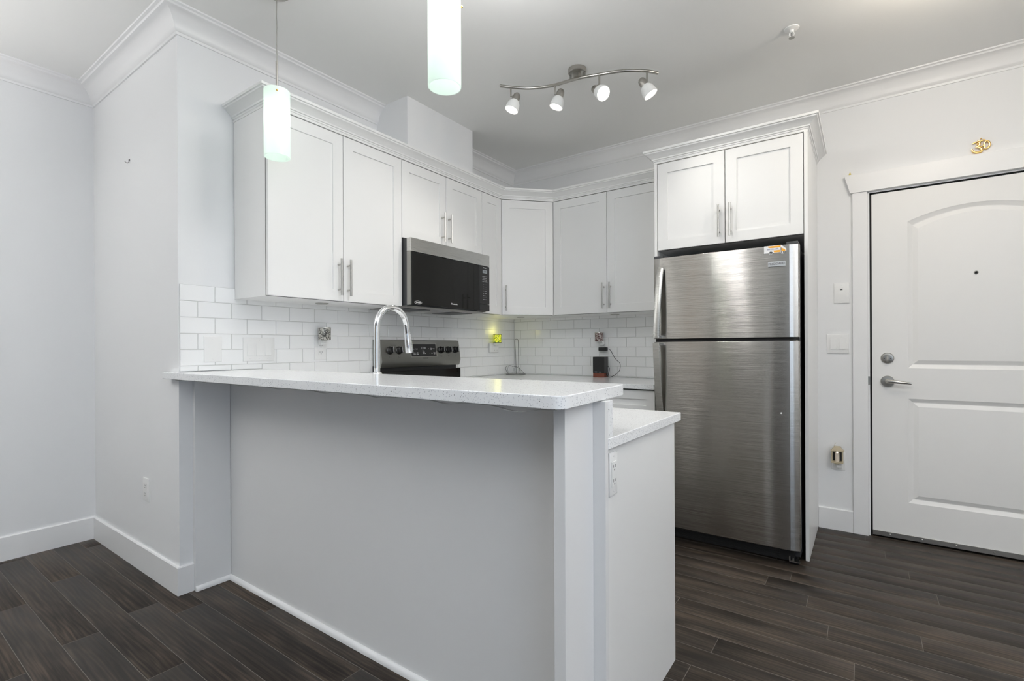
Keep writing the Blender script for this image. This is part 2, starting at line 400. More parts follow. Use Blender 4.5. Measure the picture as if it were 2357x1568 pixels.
DX0, DX1, DZ = 2.612, 3.548, 2.052
struct('wall_back', MB().box(-.14, YB, 0, DX0, YB + .14, H).box(DX0, YB, DZ, DX1, YB + .14, H).box(DX1, YB, 0, XR, YB + .14, H).box(DX0 - .05, YB + .12, 0, DX1 + .05, YB + .14, DZ), 'wall')
# rear wall and right wall of the living area, with window openings
def holed(axis, c0, c1, a0, a1, holes):
    b = MB(); xs = sorted({a0, a1, *[h[0] for h in holes], *[h[1] for h in holes]})
    for i in range(len(xs) - 1):
        mid = (xs[i] + xs[i + 1]) / 2; hs = sorted([h for h in holes if h[0] < mid < h[1]], key=lambda h: h[2]); z = 0
        for h in hs + [(0, 0, H, H)]:
            if h[2] > z:
                if axis == 'y': b.box(xs[i], c0, z, xs[i + 1], c1, h[2])
                else: b.box(c0, xs[i], z, c1, xs[i + 1], h[2])
            z = h[3]
    return b
REARW = [(0.38, 0.64, .25, 2.25), (2.0, 3.25, .45, 2.25), (3.45, 4.5, .45, 2.25)]  # first one: narrow unseen window added for the tinted streak on the fridge
SIDEW = [(-2.25, -.35, .45, 2.25)]
struct('wall_rear', holed('y', YR - .12, YR, XL - .12, XR + .12, REARW), 'rear')
struct('wall_right', holed('x', XR, XR + .12, YR, YB + .14, SIDEW), 'wall')
def window(i, axis, w):
    a0, a1, z0, z1 = w; f = MB(); pn = MB()
    def bx(m, p0, p1, q0, q1, d0, d1):
        if axis == 'y': m.box(p0, YR - .12 + d0, q0, p1, YR - .12 + d1, q1)
        else: m.box(XR + .12 - d0, p0, q0, XR + .12 - d1, p1, q1)
    for (p0, p1, q0, q1) in ((a0, a0 + .05, z0, z1), (a1 - .05, a1, z0, z1), (a0, a1, z0, z0 + .05), (a0, a1, z1 - .05, z1), ((a0 + a1) / 2 - .025, (a0 + a1) / 2 + .025, z0, z1)) if a1 - a0 > .5 else ((a0, a0 + .03, z0, z1), (a1 - .03, a1, z0, z1), (a0, a1, z0, z0 + .05), (a0, a1, z1 - .05, z1)):
        bx(f, p0, p1, q0, q1, .03, .09)
    bx(pn, a0 + .04, a1 - .04, z0 + .04, z1 - .04, .056, .062)
    o = struct('window_%d' % i, f, 'trim'); build('pane', pn, 'tint' if i == 1 else 'glass', o)
for i, w in enumerate(REARW): window(i + 1, 'y', w)
window(4, 'x', SIDEW[0])
struct('door_2', MB().box(-.36, YR, .001, -.06, YR + .03, 2.1), 'oak', bevel=.004)  # added unseen wood door, put in for an orange streak in the fridge reflection
struct('wall_chase', MB().box(0, 2.463, 2.28, .287, 3.088, H), 'wall')

# ceiling crown
CR = [(0, 2.594), (.007, 2.594), (.009, 2.605), (.016, 2.611), (.020, 2.622), (.023, 2.634), (.031, 2.650), (.045, 2.668), (.062, 2.680), (.075, 2.684), (.079, 2.691), (.090, 2.694), (.092, H), (0, H)]
struct('trim_1', MB().sweep([(XL, YR), (XL, Y0), (0, Y0), (0, 2.463)], CR), 'trim')
struct('trim_2', MB().sweep([(0, 3.088), (0, YB), (XR, YB), (XR, YR)], CR), 'trim')
# baseboards
BB = [(0, 0), (.012, 0), (.012, .1265), (.0085, .131), (0, .131)]
struct('baseboard_left', MB().sweep([(XL, YR), (XL, Y0)], BB), 'trim')
struct('baseboard_return', MB().sweep([(XL + .012, Y0), (0, Y0), (0, 1.366)], BB), 'trim')
struct('baseboard_back', MB().sweep([(2.347, YB), (2.527, YB)], BB), 'trim')
struct('baseboard_right', MB().sweep([(3.64, YB), (XR, YB), (XR, YR)], BB), 'trim')
struct('baseboard_rear', MB().sweep([(XR, YR), (XL, YR)], BB), 'trim')
# door casing with flared head
b = MB()
b.box(2.528, YB - .018, 0, 2.602, YB, 2.062).box(3.558, YB - .018, 0, 3.632, YB, 2.062)
b.prism([(2.518, YB - .026, 2.062), (3.642, YB - .026, 2.062), (3.672, YB - .026, 2.172), (2.488, YB - .026, 2.172)], (0, .026, 0))
b.box(2.602, YB - .002, 0, 2.612, YB + .10, 2.06).box(3.548, YB - .002, 0, 3.558, YB + .10, 2.06).box(2.602, YB - .002, 2.052, 3.558, YB + .10, 2.062)
struct('trim_3', b, 'trim', bevel=.0015)

# entry door ---------------------------------------------------------
DF = Frame((0, YB + .004, 0), (1, 0, 0))
L0, L1, DB, DT = 2.622, 3.538, .012, 2.043
def panel_loop(x0, x1, z0, z1, arch, ins):
    x0 += ins; x1 -= ins; z0 += ins; z1 -= ins; pts = [(x0, z0), (x1, z0)]
    if arch == 0: pts += [(x1, z1), (x0, z1)]
    else:
        N = 24
        for i in range(N + 1):
            t = i / N; x = x1 + (x0 - x1) * t; pts.append((x, z1 + arch * (1 - (2 * t - 1) ** 2)))
    return pts
def door_mesh():
    bm = bmesh.new(); P = lambda x, n, z: DF.p(x, n, z)
    outer = [bm.verts.new(P(x, 0, z)) for x, z in ((L0, DB), (L1, DB), (L1, DT), (L0, DT))]
    es = [bm.edges.new((outer[i], outer[(i + 1) % 4])) for i in range(4)]
    for (x0, x1, z0, z1, ar) in ((2.790, 3.370, .227, .831, 0), (2.790, 3.370, 1.007, 1.857, .063)):
        loops = []
        for ins, dep in ((0, 0), (.003, -.002), (.021, -.0105), (.024, -.0108), (.046, -.0012), (.052, -.0008)):
            loops.append([bm.verts.new(P(x, dep, z)) for x, z in panel_loop(x0, x1, z0, z1, ar, ins)])
        n = len(loops[0])
        es += [bm.edges.new((loops[0][i], loops[0][(i + 1) % n])) for i in range(n)]
        for a, c in zip(loops[:-1], loops[1:]):
            for i in range(n): bm.faces.new((a[i], a[(i + 1) % n], c[(i + 1) % n], c[i]))
        bm.faces.new(loops[-1])
    bmesh.ops.triangle_fill(bm, edges=es, use_beauty=True)
    back = [bm.verts.new(P(x, -.044, z)) for x, z in ((L0, DB), (L1, DB), (L1, DT), (L0, DT))]
    for i in range(4): bm.faces.new((outer[i], outer[(i + 1) % 4], back[(i + 1) % 4], back[i]))
    bm.faces.new(back[::-1])
    bmesh.ops.recalc_face_normals(bm, faces=bm.faces)
    me = bpy.data.meshes.new('door_1'); bm.to_mesh(me); bm.free(); me.materials.append(M['door'])
    me.polygons.foreach_set('use_smooth', [True] * len(me.polygons)); me.set_sharp_from_angle(angle=math.radians(12))
    o = bpy.data.objects.new('door_1', me); COL.objects.link(o); WL[o.name] = Vector((0, 0, 0)); o['kind'] = 'structure'
    return o
door = door_mesh()
build('weather_seal', MB().box(2.612, YB + .012, .0, 2.622, YB + .1, 2.05).box(3.538, YB + .012, 0, 3.548, YB + .1, 2.05).box(2.612, YB + .012, 2.043, 3.548, YB + .1, 2.052), 'gap', door)
b = MB().fbox(DF, L0, L1, .012, .040, .0002, .006)
sw = build('door_sweep', b, 'alu', door, bevel=.001)
for x in (2.703, 2.85, 2.996, 3.148, 3.30, 3.45):
    build('screw', MB().lathe([(.0045, 0), (.004, .002), (.002, .003)], DF.p(x, .006, .026), DF.n, 12), 'steelpull', sw)
dh = build('door_handle', MB().lathe([(.033, 0), (.033, .006), (.030, .009), (.014, .010), (.011, .016), (.011, .042)], DF.p(2.695, 0, .928), DF.n, 36), 'nickel', door)
build('lever', MB().tube([DF.p(2.690, .042, .930), DF.p(2.700, .049, .930), DF.p(2.72, .050, .929), DF.p(2.76, .049, .925), DF.p(2.803, .045, .921)], [.010, .0105, .009, .0075, .0055], 14, flat=1.1), 'steelpull', dh)
db = build('deadbolt', MB().lathe([(.032, 0), (.032, .004), (.028, .008), (.022, .009), (.0215, .013), (.012, .014)], DF.p(2.695, 0, 1.065), DF.n, 36), 'nickel', door)
build('thumb_turn', MB().tube([DF.p(2.695, .018, 1.045), DF.p(2.695, .024, 1.058), DF.p(2.695, .024, 1.072), DF.p(2.695, .018, 1.084)], [.006, .009, .008, .003], 12, flat=.7), 'steelpull', db)
for x in (2.680, 2.710): build('screw', MB().lathe([(.003, .013), (.0025, .0145)], DF.p(x, 0, 1.063), DF.n, 10), 'slot', db)
ph = build('peephole', MB().lathe([(.0095, 0), (.0095, .002), (.0065, .004), (.006, .002)], DF.p(3.082, 0, 1.536), DF.n, 24), 'nickel', door)
build('lens', MB().lathe([(.0055, .0025), (.0045, .0035), (.001, .0038)], DF.p(3.082, 0, 1.536), DF.n, 20), 'blackgloss', ph)
build('strike_plate', MB().box(2.6015, YB - .0035, .905, 2.6125, YB + .03, .955), 'nickel', door)

# ================================================================== BACKSPLASH TILE
def tiles(F, u0, u1, z0, z1, ju, jz, first_off, low=None):
    # low = (u, z): left of u the tiles stop at the raised bar instead of the lower counter
    b = MB()
    if low: b.fbox(F, u0, low[0], low[1], z1, .0005, .0048); b.fbox(F, low[0], u1, z0, z1, .0005, .0048)
    else: b.fbox(F, u0, u1, z0, z1, .0005, .0048)
    b.cur = 1
    TW, TH, g_ = .1537, .0764, .0011
    kz = math.floor((z0 - jz) / TH) - 1
    for k in range(kz, kz + 40):
        za, zb = jz + k * TH, jz + (k + 1) * TH
        if zb <= z0 + .004 or za >= z1 - .004: continue
        off = ju + (TW / 2 if (k + first_off) % 2 else 0)
        i = math.floor((u0 - off) / TW) - 1
        while off + i * TW < u1:
            za_, zb_ = max(za + g_, z0), min(zb - g_, z1)
            ua, ub = max(off + i * TW + g_, u0), min(off + (i + 1) * TW - g_, u1); i += 1
            if low and ua < low[0]:
                if za_ < low[1]:
                    if zb_ > low[1] + .004: za_ = low[1]
                    else: ua = low[0]
            if ub - ua < .004: continue
            e = .0016
            V = [F.p(ua, .0048, za_), F.p(ub, .0048, za_), F.p(ub, .0048, zb_), F.p(ua, .0048, zb_), F.p(ua + e, .0066, za_ + e), F.p(ub - e, .0066, za_ + e), F.p(ub - e, .0066, zb_ - e), F.p(ua + e, .0066, zb_ - e)]
            b.add(V, [(4, 5, 6, 7), (0, 1, 5, 4), (1, 2, 6, 5), (2, 3, 7, 6), (3, 0, 4, 7)])
    return b
o = build('tile_backsplash', tiles(FA, 1.314, YB - .007, .9, 1.441, 1.466, 1.441, 1, (1.576, 1.033)), ['grout', 'tile'], label='white subway tile backsplash on the wall behind the stove', cat='backsplash')
o = build('tile_backsplash', tiles(FB, .007, 1.519, .9, 1.40, .461, 1.365, 1), ['grout', 'tile'], label='white subway tile backsplash behind the black speaker, beside the fridge', cat='backsplash')

# ================================================================== CABINETS
def shaker(F, u0, u1, z0, z1, t=.019, st=.060, rec=.008, g_=.0021):
    b = MB(); u0 += g_; u1 -= g_; z0 += g_; z1 -= g_
    st = min(st, (u1 - u0) * .36, (z1 - z0) * .38)
    def ring(i, n): return [F.p(u0 + i, n, z0 + i), F.p(u1 - i, n, z0 + i), F.p(u1 - i, n, z1 - i), F.p(u0 + i, n, z1 - i)]
    e = .0012
    b.loft([ring(0, -t), ring(0, -e), ring(e, 0), ring(st, 0), ring(st + .001, -rec), ring(st + .0018, -rec)])
    return b
def pull(F, u, z0, z1, parent, horiz=False):
    r, so = .0058, .032
    b = MB()
    if horiz:
        b.tube([F.p(z0, so, u), F.p(z1, so, u)], r, 14); L = z1 - z0
        for q in (z0 + L * .16, z1 - L * .16): b.tube([F.p(q, 0, u), F.p(q, so, u)], r * .8, 10)
    else:
        b.tube([F.p(u, so, z0), F.p(u, so, z1)], r, 14); L = z1 - z0
        for q in (z0 + L * .16, z1 - L * .16): b.tube([F.p(u, 0, q), F.p(u, so, q)], r * .8, 10)
    return build('handle', b, 'steelpull', parent)
FU = Frame((XC, 0, 0), (0, 1, 0)); FR = Frame((0, YUF, 0), (1, 0, 0)); FF = Frame((0, YFC, 0), (1, 0, 0))
ZU, ZT, ZTC = 1.387, 2.2735, 2.2760
T = .019
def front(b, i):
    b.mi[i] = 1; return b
def carcass(b, x0, y0, z0, x1, y1, z1): return b.box(x0, y0, z0, x1, y1, z1)
# two-door cabinet left of the microwave
cb = thing('wall_cabinet', 'white two-door wall cabinet between the left pendant lamp and the microwave', 'cabinet', (.16, 1.97, ZU))
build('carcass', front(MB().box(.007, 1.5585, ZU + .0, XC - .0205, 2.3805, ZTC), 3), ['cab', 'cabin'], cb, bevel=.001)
d = build('door', shaker(FU, 1.5585, 1.971, ZU, ZT), 'cab', cb); pull(FU, 1.937, 1.417, 1.610, d)
d = build('door', shaker(FU, 1.971, 2.381, ZU, ZT), 'cab', cb); pull(FU, 1.994, 1.417, 1.610, d)
# over the microwave
cb = thing('wall_cabinet', 'short white two-door wall cabinet directly above the microwave', 'cabinet', (.16, 2.765, 1.80))
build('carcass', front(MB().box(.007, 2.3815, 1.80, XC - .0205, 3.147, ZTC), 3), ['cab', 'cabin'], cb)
d = build('door', shaker(FU, 2.381, 2.769, 1.802, ZT), 'cab', cb); pull(FU, 2.727, 1.835, 2.023, d)
d = build('door', shaker(FU, 2.769, 3.148, 1.802, ZT), 'cab', cb); pull(FU, 2.790, 1.835, 2.023, d)
# narrow pull-less unit
cb = thing('wall_cabinet', 'narrow white wall cabinet without a handle, right of the microwave', 'cabinet', (.16, 3.265, ZU))
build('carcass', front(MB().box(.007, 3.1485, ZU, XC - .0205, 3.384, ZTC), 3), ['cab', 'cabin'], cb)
build('door', shaker(FU, 3.148, 3.3845, ZU, ZT), 'cab', cb)
# diagonal corner unit
p0, p1 = Vector((XC, 3.3855, 0)), Vector((.6045, YUF, 0))
FD = Frame(p0, p1 - p0); LD = (p1 - p0).length
cb = thing('corner_cabinet', 'white diagonal corner wall cabinet with one handle at its left edge', 'cabinet', (.2, 3.8, ZU))
i0, i1 = FD.p(.006, -.0205, 0), FD.p(LD - .006, -.0205, 0)
poly = [(.007, 3.3848, ZU), (XC - .0205, 3.3848, ZU), (i0.x, i0.y, ZU), (i1.x, i1.y, ZU), (.604, YUF + .0205, ZU), (.604, YB - .007, ZU), (.007, YB - .007, ZU)]
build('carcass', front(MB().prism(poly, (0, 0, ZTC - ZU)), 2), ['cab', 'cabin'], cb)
d = build('door', shaker(FD, .001, LD - .001, ZU, ZT), 'cab', cb); pull(FD, .030, 1.417, 1.610, d)
# unit on the back wall
cb = thing('wall_cabinet', 'white two-door wall cabinet between the corner and the fridge', 'cabinet', (1.06, 3.85, ZU))
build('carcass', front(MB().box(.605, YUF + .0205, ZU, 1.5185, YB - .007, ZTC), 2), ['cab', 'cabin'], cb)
d = build('door', shaker(FR, .6055, 1.056, ZU, ZT), 'cab', cb); pull(FR, 1.034, 1.420, 1.607, d)
d = build('door', shaker(FR, 1.056, 1.5165, ZU, ZT), 'cab', cb); pull(FR, 1.0875, 1.420, 1.607, d)
# fridge surround
cb = thing('fridge_cabinet', 'deep white two-door cabinet above the fridge with tall side panels', 'cabinet', (1.93, 3.7, 0))
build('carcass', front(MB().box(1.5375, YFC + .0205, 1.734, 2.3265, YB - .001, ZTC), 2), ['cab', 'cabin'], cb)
build('side_panel', MB().box(1.5195, YFC - .001, 0.001, 1.537, YB - .001, ZTC), 'cab', cb, bevel=.0008)
build('side_panel', MB().box(2.3275, YFC - .004, 0.001, 2.345, YB - .001, ZTC), 'cab', cb, bevel=.0008)
d = build('door', shaker(FF, 1.538, 1.9335, 1.734, ZT), 'cab', cb); pull(FF, 1.903, 1.769, 1.956, d)
d = build('door', shaker(FF, 1.9335, 2.3265, 1.734, ZT), 'cab', cb); pull(FF, 1.9645, 1.769, 1.956, d)
# cabinet crown
CC = [(-.018, 2.2765), (.001, 2.2765), (.001, 2.288), (.005, 2.290), (.006, 2.296), (.011, 2.298), (.0125, 2.305), (.020, 2.312), (.033, 2.325), (.045, 2.331), (.047, 2.337), (.053, 2.339), (.054, 2.351), (-.018, 2.351)]
o = build('cabinet_crown', MB().sweep([(.001, 1.5585), (XC - .001, 1.5585), (XC - .001, 3.3855), (.6045, YUF + .001), (1.518, YUF + .001)], CC), 'cab', label='white crown moulding along the tops of the wall cabinets', cat='crown moulding')
o = build('cabinet_crown', MB().sweep([(1.5195, YUF - .06), (1.5195, YFC), (2.345, YFC), (2.345, YB - .001)], CC), 'cab', label='white crown moulding around the top of the cabinet over the fridge', cat='crown moulding')
# puck lights under the wall cabinets
for (x, y), lab in zip(((.157, 1.952), (.289, 3.690), (1.037, 3.87)), ('flat round puck light under the cabinet left of the microwave', 'flat round puck light under the diagonal corner cabinet', 'flat round puck light under the cabinet beside the fridge')):
    t_ = thing('puck_light', lab, 'light', (x, y, ZU), 'under-cabinet puck lights')
    build('ring', MB().lathe([(.034, 0), (.034, -.004), (.028, -.006), (.026, -.004)], (x, y, ZU - .0002), seg=32), 'steelpull', t_)
    build('lens', MB().lathe([(.026, -.0035), (.02, -.0045), (.002, -.005)], (x, y, ZU - .0002), seg=32), 'plastic', t_)

# base cabinets on the stove wall and back wall
FBb = Frame((0, 3.38, 0), (1, 0, 0))
cb = thing('base_cabinet', 'white base cabinet with a top drawer under the back counter, beside the fridge', 'cabinet', (1.0, 3.7, 0))
build('carcass', front(MB().box(.622, 3.4005, .10, 1.5185, YB - .001, .868), 2).box(.622, 3.46, 0.001, 1.5185, YB - .001, .10), ['cab', 'cabin'], cb)
build('drawer', shaker(FBb, 1.07, 1.5175, .706, .862, st=.056), 'cab', cb)
build('door', shaker(FBb, 1.07, 1.5175, .105, .704), 'cab', cb)
d = build('door', shaker(FBb, .64, 1.07, .105, .862), 'cab', cb); pull(FBb, 1.03, .65, .83, d)
FBa = Frame((.6185, 0, 0), (0, 1, 0))
cb = thing('base_cabinet', 'white base cabinet in the corner, right of the stove', 'cabinet', (.3, 3.55, 0))
build('carcass', MB().box(.001, 3.1725, .10, .598, YB - .001, .868).box(.001, 3.1725, .001, .54, YB - .001, .10), 'cab', cb)
build('drawer', shaker(FBa, 3.1725, 3.378, .706, .862), 'cab', cb); build('door', shaker(FBa, 3.1725, 3.378, .105, .704), 'cab', cb)
# counters
ct = thing('corner_countertop', 'white quartz corner countertop under the wall cabinets and the black speaker', 'countertop', (.5, 3.7, .8695))
poly = [(.0075, 3.171, .8695), (.640, 3.171, .8695), (.640, 3.357, .8695), (1.5185, 3.357, .8695), (1.5185, YB - .0075, .8695), (.0075, YB - .0075, .8695)]
build('slab', MB().prism(poly, (0, 0, .0299)), 'quartz', ct, bevel=.002)

# ================================================================== PENINSULA
pn = thing('peninsula_cabinet', 'white base cabinet of the peninsula with plain end panel and outlet', 'cabinet', (1.0, 1.86, 0))
FPk = Frame((2.02, 2.147, 0), (-1, 0, 0))
build('carcass', MB().box(.645, 1.5755, .10, 2.003, 2.126, .868).box(.645, 1.5755, .001, 2.003, 2.07, .10), 'cab', pn)
build('end_panel', MB().box(2.004, 1.5755, .001, 2.022, 2.147, .868), 'cab', pn, bevel=.0008)
for i in range(3):
    w = .45; d = build('door', shaker(FPk, .018 + i * w, .018 + (i + 1) * w, .105, .862), 'cab', pn)
    pull(FPk, .018 + i * w + (.03 if i % 2 else w - .03), .66, .84, d)
cl = thing('base_cabinet', 'narrow white base cabinet left of the stove, behind the bar', 'cabinet', (.3, 2.2, 0))
build('carcass', MB().box(.001, 1.577, .001, .598, 2.397, .868), 'cab', cl)
build('door', shaker(FBa, 2.18, 2.397, .105, .862), 'cab', cl)
ctp = thing('peninsula_countertop', 'lower white quartz countertop of the peninsula, with upright splash behind the bar', 'countertop', (1.0, 1.87, .8695))
b = MB().prism([(.0075, 1.5455, .8695), (2.039, 1.5455, .8695), (2.039, 2.17, .8695), (.645, 2.17, .8695), (.645, 2.402, .8695), (.0075, 2.402, .8695)], (0, 0, .0299))
build('slab', b, 'quartz', ctp, bevel=.0025)
build('upstand', MB().box(.0075, 1.5455, .8996, 2.037, 1.574, .9975), 'quartz', ctp, bevel=.001)

bs = thing('breakfast_bar_base', 'grey painted bar front with end wing, under the raised quartz bar', 'bar base', (1.0, 1.45, 0))
build('front_panel', MB().box(.026, 1.527, .001, 2.037, 1.545, .997), 'panel', bs)
build('end_wing', MB().box(1.970, 1.377, .001, 2.0025, 1.5265, .997), 'panel', bs, bevel=.0015)
build('side_filler', MB().box(.0005, 1.3665, .001, .0255, 1.5265, .997), 'panel', bs, bevel=.001)
SH = [(0, .001), (.014, .001), (.0135, .010), (.010, .018), (.005, .022), (0, .0225)]
build('shoe_moulding', MB().sweep([(.0258, 1.3655), (.0258, 1.5268), (1.9698, 1.5268)], SH), 'trim', bs)

bar = thing('bar_top', 'raised white speckled quartz bar top with rounded corners', 'bar top', (1.0, 1.48, 1.0))
def rounded(pts, rad, seg=6):
    out = []; N = len(pts)
    for i in range(N):
        p = Vector(pts[i]); r = rad[i]
        if r <= 0: out.append(p); continue
        a = (Vector(pts[i - 1]) - p).normalized(); c2 = (Vector(pts[(i + 1) % N]) - p).normalized()
        for k in range(seg + 1):
            t = k / seg; q0 = p + a * r; q1 = p + c2 * r
            out.append(q0 * (1 - t) ** 2 + p * (2 * t * (1 - t)) + q1 * t ** 2)
    return out
OUT = [(-.088, 1.274), (2.043, 1.294), (2.016, 1.712), (.0075, 1.694), (.0075, 1.3085), (-.086, 1.3085)]
o2 = rounded(OUT, [.004, .035, .025, 0, 0, 0])
BZ0, BZ1 = 1.0, 1.0315
build('slab', MB().prism([(p.x, p.y, BZ0) for p in o2], (0, 0, BZ1 - BZ0)), 'quartz', bar, bevel=.0025)
# light tape under the front edge, hanging loose in shallow loops
b = MB(); pts = []
N = 200
for i in range(N + 1):
    t = i / N; x = .03 + t * 1.965; y = 1.282 + .020 * (x / 2.04) + .006
    ph_ = x * 7.4; dip = max(0, math.sin(ph_ * 2 * PI / 2.0)) ** 2 * (.002 + .005 * (x / 2.0))
    if x > 1.83: dip = .010 * math.sin((x - 1.83) / .165 * PI) ** 2 + .001
    pts.append(Vector((x, y, .9978 - dip)))
for k, y in enumerate((1.315, 1.335, 1.355, 1.37)):
    pts.append(Vector((2.012 - .003 * k, y, .9972 - (.004 if k == 2 else .0008))))
rings = []
for i, p in enumerate(pts):
    t = (pts[min(i + 1, len(pts) - 1)] - pts[max(0, i - 1)]); t.z = 0; t.normalize(); w = Vector((-t.y, t.x, 0)) * .0042
    rings.append([p - w, p + w, p + w + Vector((0, 0, .0011)), p - w + Vector((0, 0, .0011))])
build('light_tape', b.loft(rings), 'ledtape', bar, label='loose grey light tape under the bar edge')

# faucet --------------------------------------------------------------
fx, fy = .868, 1.745
fc = thing('faucet', 'chrome gooseneck pull-down kitchen faucet behind the bar', 'faucet', (fx, fy, .9))
build('base', MB().lathe([(.027, .8998), (.027, .906), (.024, .909), (.021, .912), (.021, 1.03), (.0185, 1.034), (.0155, 1.036)], (fx, fy, 0)), 'chrome', fc)
pts = [(fx, fy, 1.03), (fx, fy, 1.12), (fx, fy, 1.225)]; R0 = .0855
for i in range(1, 17):
    a = PI - (PI * .97) * i / 16; pts.append((fx, fy + R0 + R0 * math.cos(a), 1.230 + R0 * 1.04 * math.sin(a)))
pts.append((fx, fy + .176, 1.205))
build('spout', MB().tube(pts, .0138, 20), 'chrome', fc)
build('spray_head', MB().tube([(fx, fy + .176, 1.206), (fx, fy + .1775, 1.195), (fx, fy + .184, 1.15), (fx, fy + .188, 1.118), (fx, fy + .1882, 1.116)], [.0148, .0155, .0175, .0182, .016], 24), 'chrome', fc)
build('lever', MB().tube([(fx - .02, fy, .975), (fx - .04, fy, .98), (fx - .065, fy + .005, 1.0)], [.012, .010, .005], 12), 'chrome', fc)

# ================================================================== MICROWAVE
my0, my1, mz0, mz1, mx = 2.389, 3.1465, 1.390, 1.7975, .392
mw = thing('microwave', 'black and stainless over-the-range microwave mounted above the stove', 'microwave', (.2, 2.77, mz0))
FM = Frame((mx, 0, 0), (0, 1, 0))
build('body', MB().box(.008, my0 + .002, mz0 + .004, .355, my1 - .002, mz1 - .001), 'dgrey', mw)
build('vent_band', MB().box(.355, my0, 1.7165, mx, my1, mz1), 'steel', mw, bevel=.002)
dr = build('door', MB().box(.3565, my0 + .008, 1.398, mx - .001, 3.0325, 1.7145), 'blackgloss', mw, bevel=.003)
build('door_edge', MB().box(.3562, my0, 1.397, mx - .004, my0 + .0075, 1.715), 'stovesteel', dr)
lettering('brand_lettering', 'Panasonic', FM, 2.772, 1.4245, .0155, 'ltext', dr, n=-.0006)
lettering('badge_lettering', 'Inverter', FM, 2.449, 1.4120, .013, 'ltext', dr, n=-.0006)
b = MB(); el = [FM.p(2.447 + .030 * math.cos(a), -.0004, 1.412 + .0095 * math.sin(a)) for a in [2 * PI * k / 40 for k in range(40)]]
build('badge_ring', b.tube(el, .0007, 6, closed=True), 'ltext', dr)
cp = build('control_panel', MB().box(.3565, 3.0345, 1.446, mx - .001, my1, 1.7145), 'black', mw, bevel=.002)
build('door_release', MB().box(.3565, 3.0345, 1.3975, mx - .001, my1, 1.4435), 'black', mw, bevel=.002)
build('display', MB().fbox(FM, 3.068, 3.118, 1.665, 1.688, -.0012, -.0004), 'lcd', cp)
lettering('clock_lettering', '0:00', FM, 3.093, 1.6765, .014, 'dtext', cp, n=-.0004)
lettering('logo_lettering', 'Genius', FM, 3.092, 1.7025, .0115, 'ltext', cp, n=-.0006)
for (z, row) in ((1.641, 'Popcorn Potato Veg'), (1.629, 'Pizza Coffee Rice'), (1.617, 'Meat Power Timer'), (1.605, 'Defrost  Melt  Warm'), (1.583, '1     2     3'), (1.568, '4     5     6'), (1.553, '7     8     9'), (1.538, '+10  0  Clock'), (1.522, 'Fan       Light'), (1.505, 'More     Less'), (1.497, '_____   _____'), (1.478, 'Stop Clear Start')):
    lettering('key_lettering', row, FM, 3.0915, z, .0068, 'legend', cp, n=-.0006)
un = build('underside', MB().box(.02, my0 + .006, mz0 - .008, .345, my1 - .03, mz0 + .004), 'alu', mw)
for y0_, y1_ in ((2.44, 2.64), (2.86, 3.06)): build('filter', MB().box(.10, y0_, mz0 - .0110, .30, y1_, mz0 - .008), 'dgrey', un)
build('lamp_lens', MB().box(.05, 2.70, mz0 - .0095, .12, 2.80, mz0 - .008), 'plastic', un)
build('damper_lip', MB().box(.0085, my0 + .004, mz0 - .006, .02, my1 - .004, mz0 + .003), 'black', un)

# ================================================================== STOVE
sy0, sy1 = 2.405, 3.166
st = thing('stove', 'stainless electric range with black cooktop and rear control panel, under the microwave', 'stove', (.33, 2.785, 0))
build('body', MB().box(.012, sy0, .002, .62, sy1, .900), 'dgrey', st)
build('cooktop', MB().box(.012, sy0 - .001, .900, .655, sy1 + .001, .916), 'blackgloss', st, bevel=.003)
build('rear_ledge', MB().box(.030, sy0 + .002, .9165, .105, sy1 - .012, .986), 'blackgloss', st, bevel=.003)
build('riser', MB().box(.012, sy0 + .004, .9165, .070, sy1 - .025, 1.02), 'black', st)
prof = [(.012, 1.004), (.088, 1.010), (.101, 1.050), (.080, 1.187), (.060, 1.193), (.012, 1.193)]
bg = build('control_panel', MB().prism([(x, sy0 + .006, z) for x, z in prof], (0, sy1 - sy0 - .012, 0)), 'stovesteel', st, bevel=.002)
# sloping face frame
sl = math.atan2(.101 - .080, 1.187 - 1.050)
class Slope(Frame):
    def __init__(s): s.o = Vector((.101, 0, 1.050)); s.u = Vector((0, 1, 0)); s.w = Vector((-.021, 0, .137)).normalized(); s.n = s.u.cross(s.w)
    def p(s, u, n, z): return s.o + s.u * u + s.n * n + s.w * (z - 1.050)
FS = Slope()
build('display_rim', MB().fbox(FS, 2.662, 2.914, 1.074, 1.171, .0002, .0015), 'steelpull', bg, bevel=.0006)
dp = build('display_panel', MB().fbox(FS, 2.667, 2.905, 1.079, 1.166, .0003, .0025), 'black', bg, bevel=.001)
lettering('clock_lettering', '12:00', FS, 2.782, 1.136, .020, 'legend', dp, n=.0027)
for (u, z, tx) in ((2.688, 1.130, 'Bake'), (2.718, 1.130, 'Broil'), (2.695, 1.100, 'Keep\nWarm'), (2.722, 1.100, 'Self\nClean'), (2.778, 1.117, 'Set'), (2.782, 1.108, 'Clock'), (2.786, 1.099, 'On  Off'), (2.832, 1.133, '+'), (2.856, 1.131, 'Cook\nTime'), (2.882, 1.131, 'Timer'), (2.836, 1.100, '-'), (2.861, 1.100, 'Start'), (2.886, 1.100, 'Oven\nLight')):
    lettering('key_lettering', tx, FS, u, z, .0085, 'ltext', dp, n=.0027)
lettering('brand_lettering', 'FRIGIDAIRE', FS, 2.795, 1.0655, .0105, 'dtext', bg, n=.0003)
